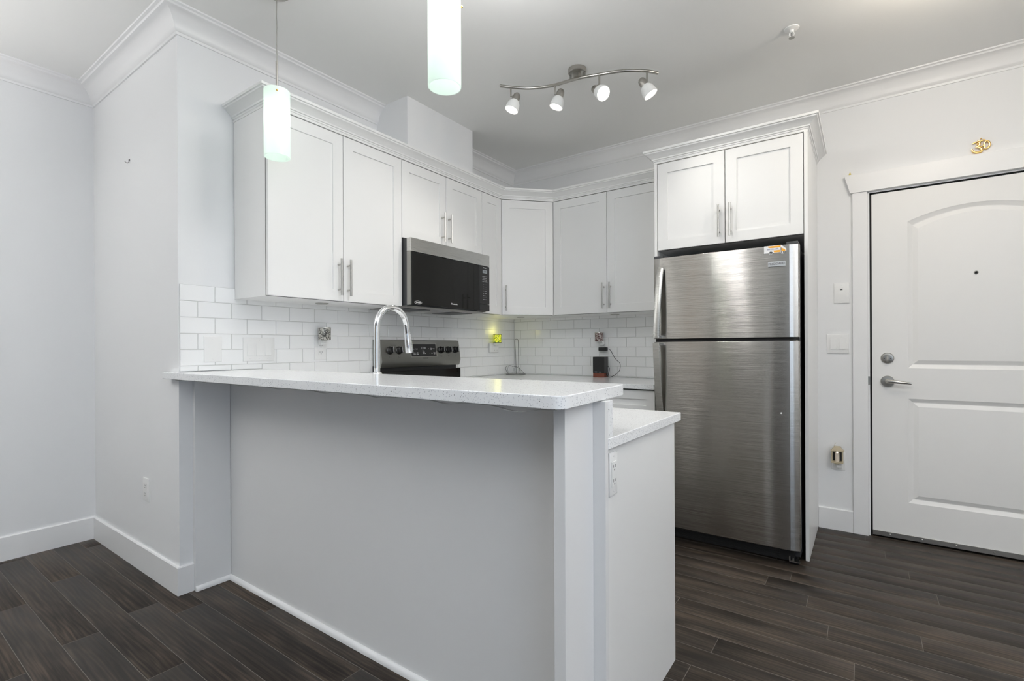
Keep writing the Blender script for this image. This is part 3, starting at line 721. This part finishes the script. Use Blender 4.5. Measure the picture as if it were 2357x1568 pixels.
for u in (2.482, 2.559, 2.955, 3.032, 3.106):
    k = build('knob', MB().lathe([(.026, .0002), (.026, .006), (.0215, .009), (.020, .026), (.017, .029)], FS.p(u, 0, 1.122), FS.n, 32), 'black', bg)
    build('grip', MB().fbox(FS, u - .0055, u + .0055, 1.102, 1.142, .026, .040), 'black', k, bevel=.002)
    build('pointer', MB().fbox(FS, u - .001, u + .001, 1.104, 1.142, .0400, .0406), 'ltext', k)
    b = MB()
    for (a0, a1, c0, c1) in ((-.006, .006, -.006, -.0052), (-.006, .006, .0052, .006), (-.006, -.0052, -.006, .006), (.0052, .006, -.006, .006)):
        b.fbox(FS, u + a0, u + a1, 1.079 + c0, 1.079 + c1, .0001, .0005)
    build('burner_symbol', b, 'dtext', bg)
lettering('knob_lettering', 'Surface Burners', FS, 2.52, 1.158, .0075, 'dtext', bg, n=.0003)
od = build('oven_door', MB().box(.6215, sy0 + .002, .23, .650, sy1 - .002, .86), 'stovesteel', st, bevel=.003)
build('oven_window', MB().box(.6502, sy0 + .12, .36, .6515, sy1 - .12, .70), 'blackgloss', od)
build('handle', MB().tube([(.69, sy0 + .06, .80), (.69, sy1 - .06, .80)], .011, 14).tube([(.65, sy0 + .09, .80), (.69, sy0 + .09, .80)], .009, 10).tube([(.65, sy1 - .09, .80), (.69, sy1 - .09, .80)], .009, 10), 'steelpull', od)
build('drawer', MB().box(.6215, sy0 + .002, .04, .648, sy1 - .002, .222), 'stovesteel', st, bevel=.003)

# ================================================================== FRIDGE
rx0, rx1, ry = 1.5525, 2.3155, 3.25
fr = thing('refrigerator', 'stainless top-freezer refrigerator beneath the deep cabinet', 'refrigerator', (1.934, 3.6, 0))
build('body', MB().box(rx0 + .006, 3.3265, .03, rx1 - .006, 3.975, 1.655), 'bodygrey', fr, bevel=.003)
def fdoor(z0, z1):
    pts = []
    def arc(cx, cy, r, a0, a1, n=8):
        for i in range(n + 1):
            a = a0 + (a1 - a0) * i / n; pts.append((cx + r * math.cos(a), cy + r * math.sin(a)))
    pts.append((rx1 - .001, ry + .070)); pts.append((rx0 + .001, ry + .070))
    arc(rx0 + .012, ry + .024, .012, PI, 1.36 * PI, 6)
    pts.append((rx0 + .044, ry + .0015)); n = 14
    for i in range(1, n):
        t = i / n; pts.append((rx0 + .046 + (rx1 - rx0 - .092) * t, ry + .0005 - .0035 * (1 - (2 * t - 1) ** 2)))
    pts.append((rx1 - .044, ry + .0015)); arc(rx1 - .012, ry + .024, .012, 1.64 * PI, 2 * PI, 6)
    return MB().prism([(x, y, z0) for x, y in pts], (0, 0, z1 - z0))
d1 = build('freezer_door', fdoor(1.1845, 1.665), 'fridge', fr, bevel=.002, angle=14)
d2 = build('fridge_door', fdoor(.082, 1.1665), 'fridge', fr, bevel=.002, angle=14)
build('door_gasket', MB().box(rx0 + .012, ry + .018, 1.160, rx1 - .012, ry + .075, 1.19), 'gap', fr)
def strap(zs, parent, flip):
    # zs: from far end to the gap between the doors
    path = []; N = 16
    for i in range(N + 1):
        t = i / N; z = zs[0] + (zs[1] - zs[0]) * t
        so = .010 + .050 * math.sin(min(1, t * 1.02) * PI * .5) ** .8
        path.append((1.604 - .012 * t, ry - so, z))
    rings = []
    for i, p in enumerate(path):
        t_ = Vector(path[min(i + 1, N)]) - Vector(path[max(i - 1, 0)]); t_.normalize(); nrm = Vector((1, 0, 0)).cross(t_); w = .0185
        q = Vector(p); h = nrm * .006
        rings.append([q - Vector((w, 0, 0)) - h, q - Vector((w * .5, 0, 0)) - h * 1.5, q + Vector((w * .5, 0, 0)) - h * 1.5, q + Vector((w, 0, 0)) - h, q + Vector((w, 0, 0)) + h, q - Vector((w, 0, 0)) + h])
    b = MB().loft(rings)
    e = Vector(path[-1]); zz = min(zs[1], e.z) if not flip else e.z
    b.box(e.x - .017, ry - .054, e.z - (.016 if flip else 0), e.x + .017, ry + .004, e.z + (0 if flip else .016))
    e = Vector(path[0]); b.box(e.x - .016, ry - .012, e.z - .008, e.x + .016, ry + .004, e.z + .008)
    return build('handle', b, 'steel', parent, bevel=.0015)
strap((1.600, 1.190), d1, False); strap((.690, 1.161), d2, True)
FG = Frame((0, ry - .0030, 0), (1, 0, 0))
npl = build('nameplate', MB().fbox(FG, 2.1735, 2.2545, 1.5545, 1.5815, -.004, .0025), 'badge', d1, bevel=.001)
lettering('brand_lettering', 'FRIGIDAIRE', FG, 2.214, 1.568, .0152, 'dtext', npl, n=.0028)
build('lock_dot', MB().lathe([(.004, -.004), (.004, .001), (.002, .002)], FG.p(2.232, 0, .79), FG.n, 14), 'white', d2)
gr = build('base_grille', MB().box(rx0 + .012, 3.300, .012, rx1 - .03, 3.326, .074), 'black', fr)
for i in range(4): build('grille_rib', MB().box(rx0 + .03, 3.297, .020 + i * .012, rx1 - .10, 3.2995, .025 + i * .012), 'black', gr)
for x in (rx0 + .03, rx1 - .03):
    build('foot', MB().box(x - .022, 3.302, .001, x + .018, 3.345, .012).lathe([(.012, 0.001), (.012, .03)], (x, 3.36, 0), seg=14), 'black', fr)
    build('hinge_cover', MB().box(x - .03, 3.27, 1.6655, x + .024, 3.36, 1.682), 'dgrey', fr, bevel=.004)
build('base_hinge', MB().box(rx1 - .055, 3.285, .013, rx1 - .004, 3.30, .017).box(rx1 - .04, 3.285, .017, rx1 - .034, 3.30, .032).box(rx1 - .055, 3.285, .017, rx1 - .05, 3.3, .04), 'steelpull', fr)
# van magnet
FV = Frame((0, ry - .0032, 0), (1, 0, 0))
vm = thing('fridge_magnet', 'white and orange van-shaped magnet with a phone number at the freezer door corner', 'magnet', FV.p(2.206, 0, 1.62))
def flat(b, pts, n0, n1): return b.prism([FV.p(u, n0, z) for u, z in pts], FV.n * (n1 - n0))
def circ(u, z, r, k=20): return [(u + r * math.cos(2 * PI * i / k), z + r * math.sin(2 * PI * i / k)) for i in range(k)]
body = [(2.155, 1.6265), (2.244, 1.6265), (2.2585, 1.629), (2.2585, 1.643), (2.235, 1.665), (2.155, 1.665)]
b = flat(MB(), body, .0002, .0014); flat(b, circ(2.1875, 1.6265, .0085), .0002, .0014); flat(b, circ(2.2415, 1.6265, .0085), .0002, .0014)
build('board', b, 'white', vm)
b = flat(MB(), [(2.176, 1.6565), (2.186, 1.653), (2.233, 1.653), (2.233, 1.6625), (2.171, 1.6625)], .0014, .0017)
flat(b, [(2.203, 1.6285), (2.232, 1.6285), (2.232, 1.639), (2.199, 1.639)], .0014, .0017)
flat(b, [(2.2365, 1.6305), (2.2545, 1.632), (2.2535, 1.639), (2.2365, 1.650)], .0014, .0017)
build('stripes', b, 'orange', vm)
build('cab_window', flat(MB(), [(2.2335, 1.636), (2.236, 1.636), (2.236, 1.651), (2.2335, 1.651)], .0014, .0018), 'dtext', vm)
build('bumper', flat(MB(), [(2.249, 1.6295), (2.2575, 1.6295), (2.2575, 1.6315), (2.249, 1.6315)], .0014, .0018), 'dtext', vm)
for u in (2.1875, 2.2415):
    wh = build('wheel', flat(MB(), circ(u, 1.6265, .0062), .0014, .0018), 'dtext', vm)
    build('hubcap', flat(MB(), circ(u, 1.6265, .0034), .0018, .0021), 'white', wh)
lettering('phone_lettering', '604.533.6600', FV, 2.196, 1.6462, .0098, 'bluetext', vm, n=.0019)

# ================================================================== PENDANTS
def pendant(x, y, label, gap_ang):
    p = thing('pendant_lamp', label, 'lamp', (x, y, H), 'pendant lamps over the bar')
    zb, zt, r = 1.968, 2.257, .0525
    build('canopy', MB().lathe([(.06, H - .0005), (.06, H - .012), (.052, H - .02), (.008, H - .024)], (x, y, 0)), 'nickel', p)
    pts = [(x + .002 * math.sin(i * 1.3), y, H - .022 - (H - .022 - 2.383) * i / 12) for i in range(13)]
    build('cord', MB().tube(pts, .0022, 8), 'steelpull', p)
    build('stem', MB().lathe([(.0052, 2.245), (.0052, 2.384), (.003, 2.387)], (x, y, 0), seg=16), 'nickel', p)
    prof = [(r, zb), (r, zt - .002), (r - .002, zt), (r - .004, zt - .002), (r - .004, zb), (r - .002, zb - .001)]
    rings = [[(x + q * math.cos(2 * PI * k / 48), y + q * math.sin(2 * PI * k / 48), z) for k in range(48)] for q, z in prof]
    sh = build('lamp_shade', MB().loft(rings, False, True), 'shade', p, label='glowing white and pale green glass cylinder')
    for a in (gap_ang, gap_ang + 2 * PI / 3, gap_ang + 4 * PI / 3):
        dx, dy = math.cos(a), math.sin(a)
        build('screw', MB().tube([(x + dx * .016, y + dy * .016, zt - .022), (x + dx * (r + .006), y + dy * (r + .006), zt - .022)], .0018, 8).ball((x + dx * (r + .004), y + dy * (r + .004), zt - .022), .004, 12), 'gold', sh)
    so = build('socket', MB().lathe([(.016, 2.180), (.018, 2.185), (.018, 2.243), (.008, 2.247)], (x, y, 0), seg=20), 'nickel', p)
    build('bulb', MB().ball((x, y, 2.140), .021, 20, (1, 1, 1.7)), 'bulb', so)
pendant(.514, 1.50, 'left pendant lamp with glowing glass cylinder, hanging before the left cabinet', math.atan2(-1.158, 2.07))
pendant(1.502, 1.50, 'right pendant lamp with glowing glass cylinder, cut off by the top of the photo', math.atan2(-.3, 1.08) + 1.2)

# ================================================================== TRACK LIGHT
tl = thing('track_light', 'brushed nickel wavy ceiling bar with four frosted spotlights', 'light', (1.277, 2.82, H))
build('canopy', MB().lathe([(.0, H - .0005), (.051, H - .0005), (.051, H - .020), (.048, H - .024), (.0, H - .024)], (1.277, 2.822, 0), seg=40), 'nickel', tl)
build('bracket', MB().box(1.262, 2.806, 2.655, 1.292, 2.836, H - .023).tube([(1.237, 2.818, H - .02), (1.237, 2.818, 2.655)], .006, 10).tube([(1.317, 2.835, H - .02), (1.317, 2.835, 2.655)], .006, 10), 'nickel', tl)
bp = [(.877, 2.632), (.92, 2.682), (.989, 2.747), (1.06, 2.785), (1.139, 2.811), (1.28, 2.826), (1.394, 2.86), (1.475, 2.887), (1.545, 2.922), (1.62, 2.983), (1.661, 3.038)]
def catmull(P, n=6):
    out = []
    for i in range(len(P) - 1):
        a = Vector(P[max(i - 1, 0)]); b_ = Vector(P[i]); c = Vector(P[i + 1]); d_ = Vector(P[min(i + 2, len(P) - 1)])
        for k in range(n):
            t = k / n; out.append(.5 * ((2 * b_) + (c - a) * t + (2 * a - 5 * b_ + 4 * c - d_) * t * t + (3 * b_ - a - 3 * c + d_) * t ** 3))
    out.append(Vector(P[-1])); return out
build('bar', MB().tube([(q.x, q.y, 2.65) for q in catmull(bp)], .0085, 14), 'nickel', tl)
SP = [((.919, 2.681), (.952, 2.705, 2.613), (.927, 2.675, 2.512)), ((1.139, 2.811), (1.170, 2.833, 2.625), (1.142, 2.816, 2.523)),
      ((1.394, 2.860), (1.367, 2.841, 2.573), (1.444, 2.806, 2.506)), ((1.62, 2.983), (1.591, 2.962, 2.607), (1.642, 2.983, 2.514))]
for (sx, sy), A, O in SP:
    A = Vector(A); O = Vector(O); ax = (O - A).normalized()
    sp = build('spotlight', MB().lathe([(.004, 0), (.013, .002), (.0195, .010), (.0225, .022), (.0225, .046), (.020, .048)], A, ax, 28), 'nickel', tl)
    build('stem', MB().tube([(sx, sy, 2.645), (sx, sy, 2.598), A + ax * .03 * .6], .0052, 10), 'nickel', sp)
    prof = [(.0205, .046), (.027, .052), (.034, .065), (.0385, .085), (.0405, .107), (.0385, .108), (.036, .085), (.031, .066), (.024, .055), (.018, .050)]
    build('glass_shade', MB().lathe(prof, A, ax, 32, caps=False), 'spot', sp)
    build('bulb', MB().lathe([(.012, .062), (.022, .080), (.025, .094), (.022, .0965), (.001, .0975)], A, ax, 24), 'spotbulb', sp)
    L = bpy.data.lights.new('spot_lamp', 'SPOT'); L.energy = lamp('spots')[1]; L.color = lamp('spots')[0]; L.spot_size = math.radians(105); L.spot_blend = .8; L.shadow_soft_size = .025
    lo = bpy.data.objects.new('spot_lamp', L); COL.objects.link(lo); lo.parent = sp; lo.location = A + ax * .112 - WL[sp.name]
    lo.rotation_euler = ax.to_track_quat('-Z', 'Y').to_euler()

# ceiling lamps out of view: the entry lamp, and an added kitchen fill globe
def dome(x, y, r, key, label, drop=.16):
    p = thing('ceiling_lamp', label, 'lamp', (x, y, H), 'semi-flush ceiling lamps')
    build('base_plate', MB().lathe([(.07, H - .0005), (.07, H - .015), (.06, H - .02), (.011, H - .022), (.011, H - drop)], (x, y, 0), seg=32), 'nickel', p)
    z = H - drop
    build('globe', MB().lathe([(.012, z), (r * .5, z - .01), (r * .87, z - r * .32), (r, z - r * .62), (r * .9, z - r * .95), (r * .6, z - r * 1.2), (.001, z - r * 1.3)], (x, y, 0), seg=36), 'dome_' + key, p)
dome(2.98, 2.78, .13, 'entry', 'white glass globe lamp on the ceiling in front of the entry door', .05)
dome(1.62, 1.65, .17, 'kitchen', 'white glass globe lamp on the kitchen ceiling above the bar, by the right pendant', .13)
# added, unseen floor lamps: fill light thrown on the ceiling like a bounced flash
def torchiere(x, y, key, label):
    p = thing('floor_lamp', label, 'lamp', (x, y, 0), 'torchiere floor lamps')
    build('base', MB().lathe([(.13, .001), (.13, .015), (.12, .022), (.014, .028)], (x, y, 0), seg=32), 'nickel', p)
    build('pole', MB().lathe([(.012, .02), (.012, 1.74)], (x, y, 0), seg=16), 'nickel', p)
    build('lamp_shade', MB().lathe([(.012, 1.73), (.07, 1.745), (.13, 1.79), (.165, 1.85), (.160, 1.85), (.125, 1.795), (.068, 1.752), (.012, 1.738)], (x, y, 0), seg=40, caps=False), 'plastic', p)
    L = bpy.data.lights.new('uplight', 'SPOT'); col, e_ = lamp(key); L.energy = e_; L.color = col; L.spot_size = math.radians(160); L.spot_blend = .6; L.shadow_soft_size = .10
    lo = bpy.data.objects.new('uplight', L); COL.objects.link(lo); lo.parent = p; lo.location = (0, 0, 1.83); lo.rotation_euler = (PI, 0, 0)
torchiere(2.15, -.55, 'living', 'torchiere floor lamp in the middle of the living area')
torchiere(4.1, .7, 'window_end', 'torchiere floor lamp by the right-hand wall')
torchiere(-.35, -.75, 'dining', 'torchiere floor lamp near the plain left wall')
# sprinkler
sx, sy = 2.300, 3.122
sk = thing('fire_sprinkler', 'small white ceiling fire sprinkler', 'sprinkler', (sx, sy, H))
build('escutcheon', MB().lathe([(.033, H - .0004), (.032, H - .004), (.024, H - .008), (.014, H - .010)], (sx, sy, 0), seg=36), 'plastic', sk)
build('frame', MB().lathe([(.010, H - .009), (.009, H - .020), (.006, H - .022)], (sx, sy, 0), seg=16).tube([(sx - .009, sy, H - .02), (sx - .011, sy, H - .032), (sx - .003, sy, H - .043)], .0018, 8).tube([(sx + .009, sy, H - .02), (sx + .011, sy, H - .032), (sx + .003, sy, H - .043)], .0018, 8), 'plastic', sk)
build('glass_bulb', MB().tube([(sx, sy, H - .022), (sx, sy, H - .040)], .002, 8), 'slot', sk)
build('deflector', MB().lathe([(.002, H - .043), (.0135, H - .046), (.0135, H - .0475), (.002, H - .0475)], (sx, sy, 0), seg=20), 'alu', sk)

# ================================================================== WALL PLATES
FT = Frame((.0066, 0, 0), (0, 1, 0)); FTB = Frame((0, YB - .0066, 0), (1, 0, 0)); FW = Frame((0, Y0, 0), (1, 0, 0)); FE = Frame((2.022, 0, 0), (0, 1, 0))
def plate(F, u0, u1, z0, z1, name, label, cat, gangs, screws=True, group=None):
    t_ = thing(name, label, cat, F.p((u0 + u1) / 2, 0, z0), group)
    e = .004
    def ring(i, n): return [F.p(u0 + i, n, z0 + i), F.p(u1 - i, n, z0 + i), F.p(u1 - i, n, z1 - i), F.p(u0 + i, n, z1 - i)]
    pl = build('plate', MB().loft([ring(0, .0002), ring(0, .0035), ring(.0015, .005), ring(e, .0058)]), 'plastic', t_)
    k = len(gangs); zc = (z0 + z1) / 2; W_ = (u1 - u0)
    for i, gk in enumerate(gangs):
        uc = (u0 + u1) / 2 + (i - (k - 1) / 2) * .046
        if gk == 'rocker':
            fr_ = build('rocker_frame', MB().fbox(F, uc - .0175, uc + .0175, zc - .0345, zc + .0345, .0055, .0066), 'plastic', t_, bevel=.0006)
            b = MB(); a = [F.p(uc - .0155, .006, zc - .032), F.p(uc + .0155, .006, zc - .032), F.p(uc + .0155, .006, zc + .032), F.p(uc - .0155, .006, zc + .032)]
            c = [F.p(uc - .0155, .0105, zc - .032), F.p(uc + .0155, .0105, zc - .032), F.p(uc + .0155, .0068, zc + .032), F.p(uc - .0155, .0068, zc + .032)]
            build('rocker', b.loft([a, c]), 'plastic', fr_, bevel=.0006)
        elif gk in ('decora', 'duplex'):
            rc = build('receptacle', MB().fbox(F, uc - .0165, uc + .0165, zc - .034, zc + .034, .0055, .0078), 'plastic', t_, bevel=.0008)
            for dz in (.0195, -.0195):
                build('slots', MB().fbox(F, uc - .0075, uc - .0055, zc + dz - .002, zc + dz + .006, .0076, .0081).fbox(F, uc + .0055, uc + .0075, zc + dz - .002, zc + dz + .006, .0076, .0081).lathe([(.0026, .0076), (.0026, .0081)], F.p(uc, 0, zc + dz - .008), F.n, 10), 'slot', rc)
        elif gk == 'jack':
            j = build('jack', MB().fbox(F, uc - .008, uc + .008, zc + .016, zc + .034, .0055, .0085), 'plastic', t_, bevel=.001)
            build('port', MB().fbox(F, uc - .0055, uc + .0055, zc + .019, zc + .026, .0083, .0088), 'slot', j)
        if screws:
            for dz in (.048, -.048):
                if gk == 'blank' and abs(dz) > (z1 - z0) / 2: continue
                build('screw', MB().lathe([(.0028, .0056), (.0022, .0066)], F.p(uc, 0, zc + dz), F.n, 10), 'plastic', t_)
    return t_
plate(FT, 1.414, 1.494, 1.075, 1.199, 'blank_plate', 'blank white wall plate on the tile at the left end of the bar', 'wall plate', ['blank'])
plate(FT, 1.597, 1.761, 1.073, 1.195, 'light_switch', 'white three-rocker switch plate on the tile above the bar', 'switch', ['rocker'] * 3)
plate(FT, 1.999, 2.076, 1.072, 1.196, 'wall_outlet', 'white outlet on the tile below the silver wax warmer', 'outlet', ['decora'])
plate(FTB, .848, .926, 1.080, 1.200, 'wall_outlet', 'white outlet on the back tile behind the black adapter', 'outlet', ['decora'])
plate(FB, 2.394, 2.508, 1.091, 1.211, 'light_switch', 'white two-rocker switch plate beside the entry door', 'switch', ['rocker'] * 2)
plate(FB, 2.432, 2.511, 1.400, 1.526, 'phone_jack', 'white phone jack plate above the two-rocker switch by the door', 'wall plate', ['jack'])
plate(FB, 2.416, 2.486, .371, .486, 'wall_outlet', 'white outlet behind the lantern night light near the entry door', 'outlet', ['decora'])
plate(FW, -.430, -.352, .365, .483, 'wall_outlet', 'white outlet low on the plain wall at left, above the baseboard', 'outlet', ['decora'])
plate(FE, 1.5765, 1.6265, .735, .853, 'wall_outlet', 'white outlet on the peninsula end panel below the lower counter', 'outlet', ['duplex'])

# wax warmers and night lights ----------------------------------------
def warmer(F, u, zc, m, label, stretch=1.0, ubase=None):
    ub = u if ubase is None else ubase
    t_ = thing('wax_warmer', label, 'night light', F.p(u, .03, zc - .07))
    build('plug_body', MB().fbox(F, ub - .018, ub + .018, zc - .062, zc - .030, .0082, .036), 'plastic', t_, bevel=.004)
    build('neck', MB().fbox(F, min(u, ub) - .013, max(u, ub) + .013, zc - .045, zc - .034, .02, .052), 'plastic', t_, bevel=.003)
    c = F.p(u, .046, 0)
    cup = build('cup', MB().lathe([(.012, zc - .036), (.033, zc - .035), (.034, zc - .033), (.034, zc + .034), (.031, zc + .035), (.030, zc + .028), (.005, zc + .026)], (c.x, c.y, 0), seg=40), m, t_)
    build('rim', MB().lathe([(.0335, zc + .031), (.0352, zc + .033), (.0345, zc + .037), (.031, zc + .037), (.031, zc + .031)], (c.x, c.y, 0), seg=40, caps=False), 'steelpull', cup)
    return t_
warmer(FT, 2.036, 1.2205, 'mosaic', 'silver filigree wax warmer plugged in on the left tile wall', ubase=2.036)
warmer(FTB, .866, 1.217, 'mosaicred', 'red and silver filigree wax warmer plugged in on the back tile wall', ubase=.884)
# three-way tap with the glowing warmer
t_ = thing('outlet_adapter', 'white rounded multi-outlet adapter below the glowing green night light', 'outlet', FT.p(3.675, 0, 1.09))
ad_ = build('housing', MB().fbox(FT, 3.616, 3.735, 1.093, 1.176, .0002, .026), 'plastic', t_, bevel=.010, seg=4)
for u in (3.668, 3.692, 3.714): build('slots', MB().fbox(FT, u - .0012, u + .0012, 1.108, 1.117, .0258, .0264), 'slot', ad_)
t_ = thing('wax_warmer', 'glowing yellow-green night light plugged in near the corner', 'night light', FT.p(3.70, .03, 1.15))
build('plug_body', MB().fbox(FT, 3.655, 3.70, 1.152, 1.176, .0265, .050), 'plastic', t_, bevel=.004)
cg = FT.p(3.685, .046, 0)
cupg = build('cup', MB().lathe([(.012, 1.177), (.033, 1.178), (.033, 1.247), (.028, 1.248), (.004, 1.24)], (cg.x, cg.y, 0), seg=36), 'glow', t_)
b = MB()
for z in (1.178, 1.2475): b.tube([(cg.x + .0335 * math.cos(2 * PI * k / 36), cg.y + .0335 * math.sin(2 * PI * k / 36), z) for k in range(36)], .0032, 8, closed=True)
for k in range(6): a = k * PI / 3 + .35; b.tube([(cg.x + .0338 * math.cos(a), cg.y + .0338 * math.sin(a), 1.178), (cg.x + .0338 * math.cos(a), cg.y + .0338 * math.sin(a), 1.247)], .0013, 6)
build('frame', b, 'wire', cupg)
L = bpy.data.lights.new('night_glow', 'POINT'); L.energy = .10; L.color = (1, .93, .25); L.shadow_soft_size = .03
lo = bpy.data.objects.new('night_glow', L); COL.objects.link(lo); lo.parent = t_; lo.location = FT.p(3.683, .05, 1.275) - WL[t_.name]
# lantern night light
FLn = Frame((0, YB - .006, 0), (1, 0, 0)); u0, zc = 2.447, .463
t_ = thing('lantern_night_light', 'ivory lantern-shaped night light plugged in low beside the entry door', 'night light', FLn.p(u0, .02, .40))
b = MB()
for du in (-.027, .027):
    for nn in (.012, .050): b.fbox(FLn, u0 + du - .0028, u0 + du + .0028, zc - .034, zc + .036, nn - .0028, nn + .0028)
b.fbox(FLn, u0 - .033, u0 + .033, zc + .030, zc + .037, .006, .056).fbox(FLn, u0 - .031, u0 + .031, zc - .040, zc - .032, .006, .056)
def rq(du, n0, n1, z): return [FLn.p(u0 - du, n0, z), FLn.p(u0 + du, n0, z), FLn.p(u0 + du, n1, z), FLn.p(u0 - du, n1, z)]
b.loft([rq(.030, .008, .054, zc + .037), rq(.017, .018, .044, zc + .056), rq(.017, .018, .044, zc + .060)])
b.tube([FLn.p(u0 - .012, .03, zc + .058), FLn.p(u0 - .013, .03, zc + .072), FLn.p(u0 - .007, .03, zc + .080), FLn.p(u0 - .002, .03, zc + .078)], .0012, 6)
b.loft([rq(.020, .016, .046, zc - .040), rq(.008, .022, .040, zc - .050)])
build('frame', b, 'brass', t_)
build('pane', MB().fbox(FLn, u0 - .026, u0 + .026, zc - .032, zc + .030, .009, .0105), 'slot', t_)
cn = build('candle', MB().lathe([(.0115, zc - .032), (.0115, zc + .020), (.009, zc + .022), (.002, zc + .020)], (FLn.p(u0, .033, 0).x, FLn.p(u0, .033, 0).y, 0), seg=20), 'candle', t_)
build('flame', MB().ball(FLn.p(u0, .040, zc + .025), .004, 10, (1, 1, 1.3)), 'bulb', cn)
build('plug', MB().fbox(FLn, u0 - .004, u0 + .024, zc - .072, zc - .044, .0085, .030), 'plastic', t_, bevel=.003)

# ================================================================== BACK COUNTER OBJECTS
cz = .8994
# speaker block with wooden foot
sp = thing('speaker', 'small black box speaker on a red-brown wooden foot, on the back counter', 'speaker', (.89, 3.92, cz))
build('foot', MB().box(.8435, 3.885, cz + .0004, .9385, 3.955, cz + .033), 'wood', sp, bevel=.002)
bx = build('cabinet', MB().box(.8425, 3.884, cz + .0335, .9395, 3.956, cz + .160), 'black', sp, bevel=.002)
build('marks', MB().box(.858, 3.8834, cz + .040, .880, 3.8838, cz + .046).box(.894, 3.8834, cz + .040, .916, 3.8838, cz + .045), 'lcd', bx)
pts = [(.940, 3.93, .980), (.952, 3.93, .984), (.964, 3.928, .970), (.960, 3.925, .940), (.946, 3.925, .915), (.955, 3.93, .9035), (.975, 3.93, .9035), (1.01, 3.945, .925), (1.033, 3.955, .95), (1.040, 3.96, .98), (1.034, 3.965, 1.012), (1.01, 3.97, 1.03), (.985, 3.97, 1.058), (.963, 3.97, 1.098), (.946, 3.97, 1.119), (.936, 3.97, 1.1205)]
build('power_cord', MB().tube([tuple(q) for q in catmull(pts, 6)], .0021, 8), 'cord', sp)
build('plug', MB().ball((.948, 3.925, .921), .011, 14, (1, 1, 1.2)), 'cord', sp)
pa = build('power_adapter', MB().fbox(FTB, .8545, .926, 1.106, 1.136, .0085, .040), 'black', origin=(.89, 3.97, 1.106), bevel=.006, seg=3, label='black power adapter plugged into the back wall outlet', cat='power adapter')
# paper towel holder
hx, hy = .100, 3.885
ht = thing('paper_towel_holder', 'empty wire paper towel holder in the counter corner', 'paper towel holder', (hx, hy, cz))
cirl = [(hx + .085 * math.cos(2 * PI * k / 48), hy + .085 * math.sin(2 * PI * k / 48), cz + .0035) for k in range(48)]
build('base', MB().tube(cirl, .003, 8, closed=True).lathe([(.081, cz + .002), (.081, cz + .004), (.01, cz + .005)], (hx, hy, 0), seg=40), 'wire', ht)
ux, uy = math.cos(.62), math.sin(.62)
def hp(a, z): return (hx + ux * a, hy + uy * a, cz + z)
loop = [hp(.004, .003), hp(.001, .12), hp(-.006, .285)] + [hp(.008 + .014 * math.cos(PI - PI * k / 8), .295 + .016 * math.sin(PI * k / 8)) for k in range(9)] + [hp(.023, .285), hp(.025, .12), hp(.028, .003)]
build('upright', MB().tube(loop, .0024, 8), 'wire', ht)
arm = [hp(-.062, .004), hp(-.080, .03), hp(-.088, .055), hp(-.080, .070), hp(-.055, .078), hp(-.025, .074), hp(.005, .066), hp(.035, .050), hp(.060, .025), hp(.076, .004)]
build('arm', MB().tube([tuple(q) for q in catmull(arm, 5)], .0024, 8), 'wire', ht)
for c0, r0 in ((-.045, .026), (.012, .022)):
    build('scroll', MB().tube([hp(c0 + r0 * math.cos(a), .045 + r0 * 1.3 * math.sin(a)) for a in [-.9 + i * (PI + 1.8) / 20 for i in range(21)]], .0014, 6), 'wire', ht)

# ================================================================== SMALL WALL THINGS
om = thing('om_ornament', 'gold Om symbol mounted on the wall above the entry door', 'ornament', (3.10, YB, 2.177))
def op(cx, cy, n=.010):
    u = 3.063 + (cx - 330) / 990 * .076; z = 2.180 + (1250 - cy) / 860 * .083 - .010 * (cx - 330) / 990
    return FB.p(u, n, z)
def stroke(b, P, r, n=.010): 
    Q = catmull([(x, y) for x, y in P], 6); N = len(Q)
    b.tube([op(q.x, q.y, n) for q in Q], [r * (.55 + .45 * math.sin(PI * min(1, max(0, (i + 2) / (N + 3))))) for i in range(N)], 12, upv=FB.n, flat=.8)
b = MB()
stroke(b, [(390, 680), (560, 605), (700, 610), (770, 690), (720, 790), (640, 850), (550, 890)], .0052)
stroke(b, [(550, 890), (700, 885), (820, 950), (880, 1050), (830, 1140), (700, 1185), (560, 1180), (430, 1110), (350, 970)], .0062)
stroke(b, [(740, 840), (860, 860), (960, 820), (1000, 720), (1040, 620), (1130, 575), (1230, 620), (1290, 740), (1250, 880), (1160, 970), (1080, 1000), (1020, 960), (1010, 850), (1040, 700)], .0048)
stroke(b, [(670, 500), (780, 560), (880, 545), (960, 500), (1060, 500)], .0046)
b.ball(op(850, 415), .0042, 14)
for q in ((640, 700), (820, 1000), (1130, 600)): b.tube([op(q[0], q[1], .0003), op(q[0], q[1], .010)], .003, 8)
build('symbol', b, 'gold', om)
build('yellow_clip', MB().loft([[FB.p(2.511, .0265, 2.174), FB.p(2.524, .0265, 2.174), FB.p(2.524, .034, 2.174), FB.p(2.511, .034, 2.174)], [FB.p(2.516, .0265, 2.189), FB.p(2.519, .0265, 2.189), FB.p(2.519, .030, 2.189), FB.p(2.516, .030, 2.189)]]), 'yellow', label='tiny yellow clip at the left end of the door head trim', cat='clip', bevel=.001)
build('wall_hook', MB().tube([FW.p(-.606, .001, 2.152), FW.p(-.605, .004, 2.150), FW.p(-.606, .005, 2.138), FW.p(-.611, .010, 2.131), FW.p(-.619, .018, 2.139)], .0018, 8).tube([FW.p(-.620, .001, 2.150), FW.p(-.606, .0035, 2.152)], .0016, 8).lathe([(.004, .0002), (.003, .002)], FW.p(-.606, 0, 2.150), FW.n, 10), 'wire', label='small metal picture hook high on the plain wall at left', cat='hook')
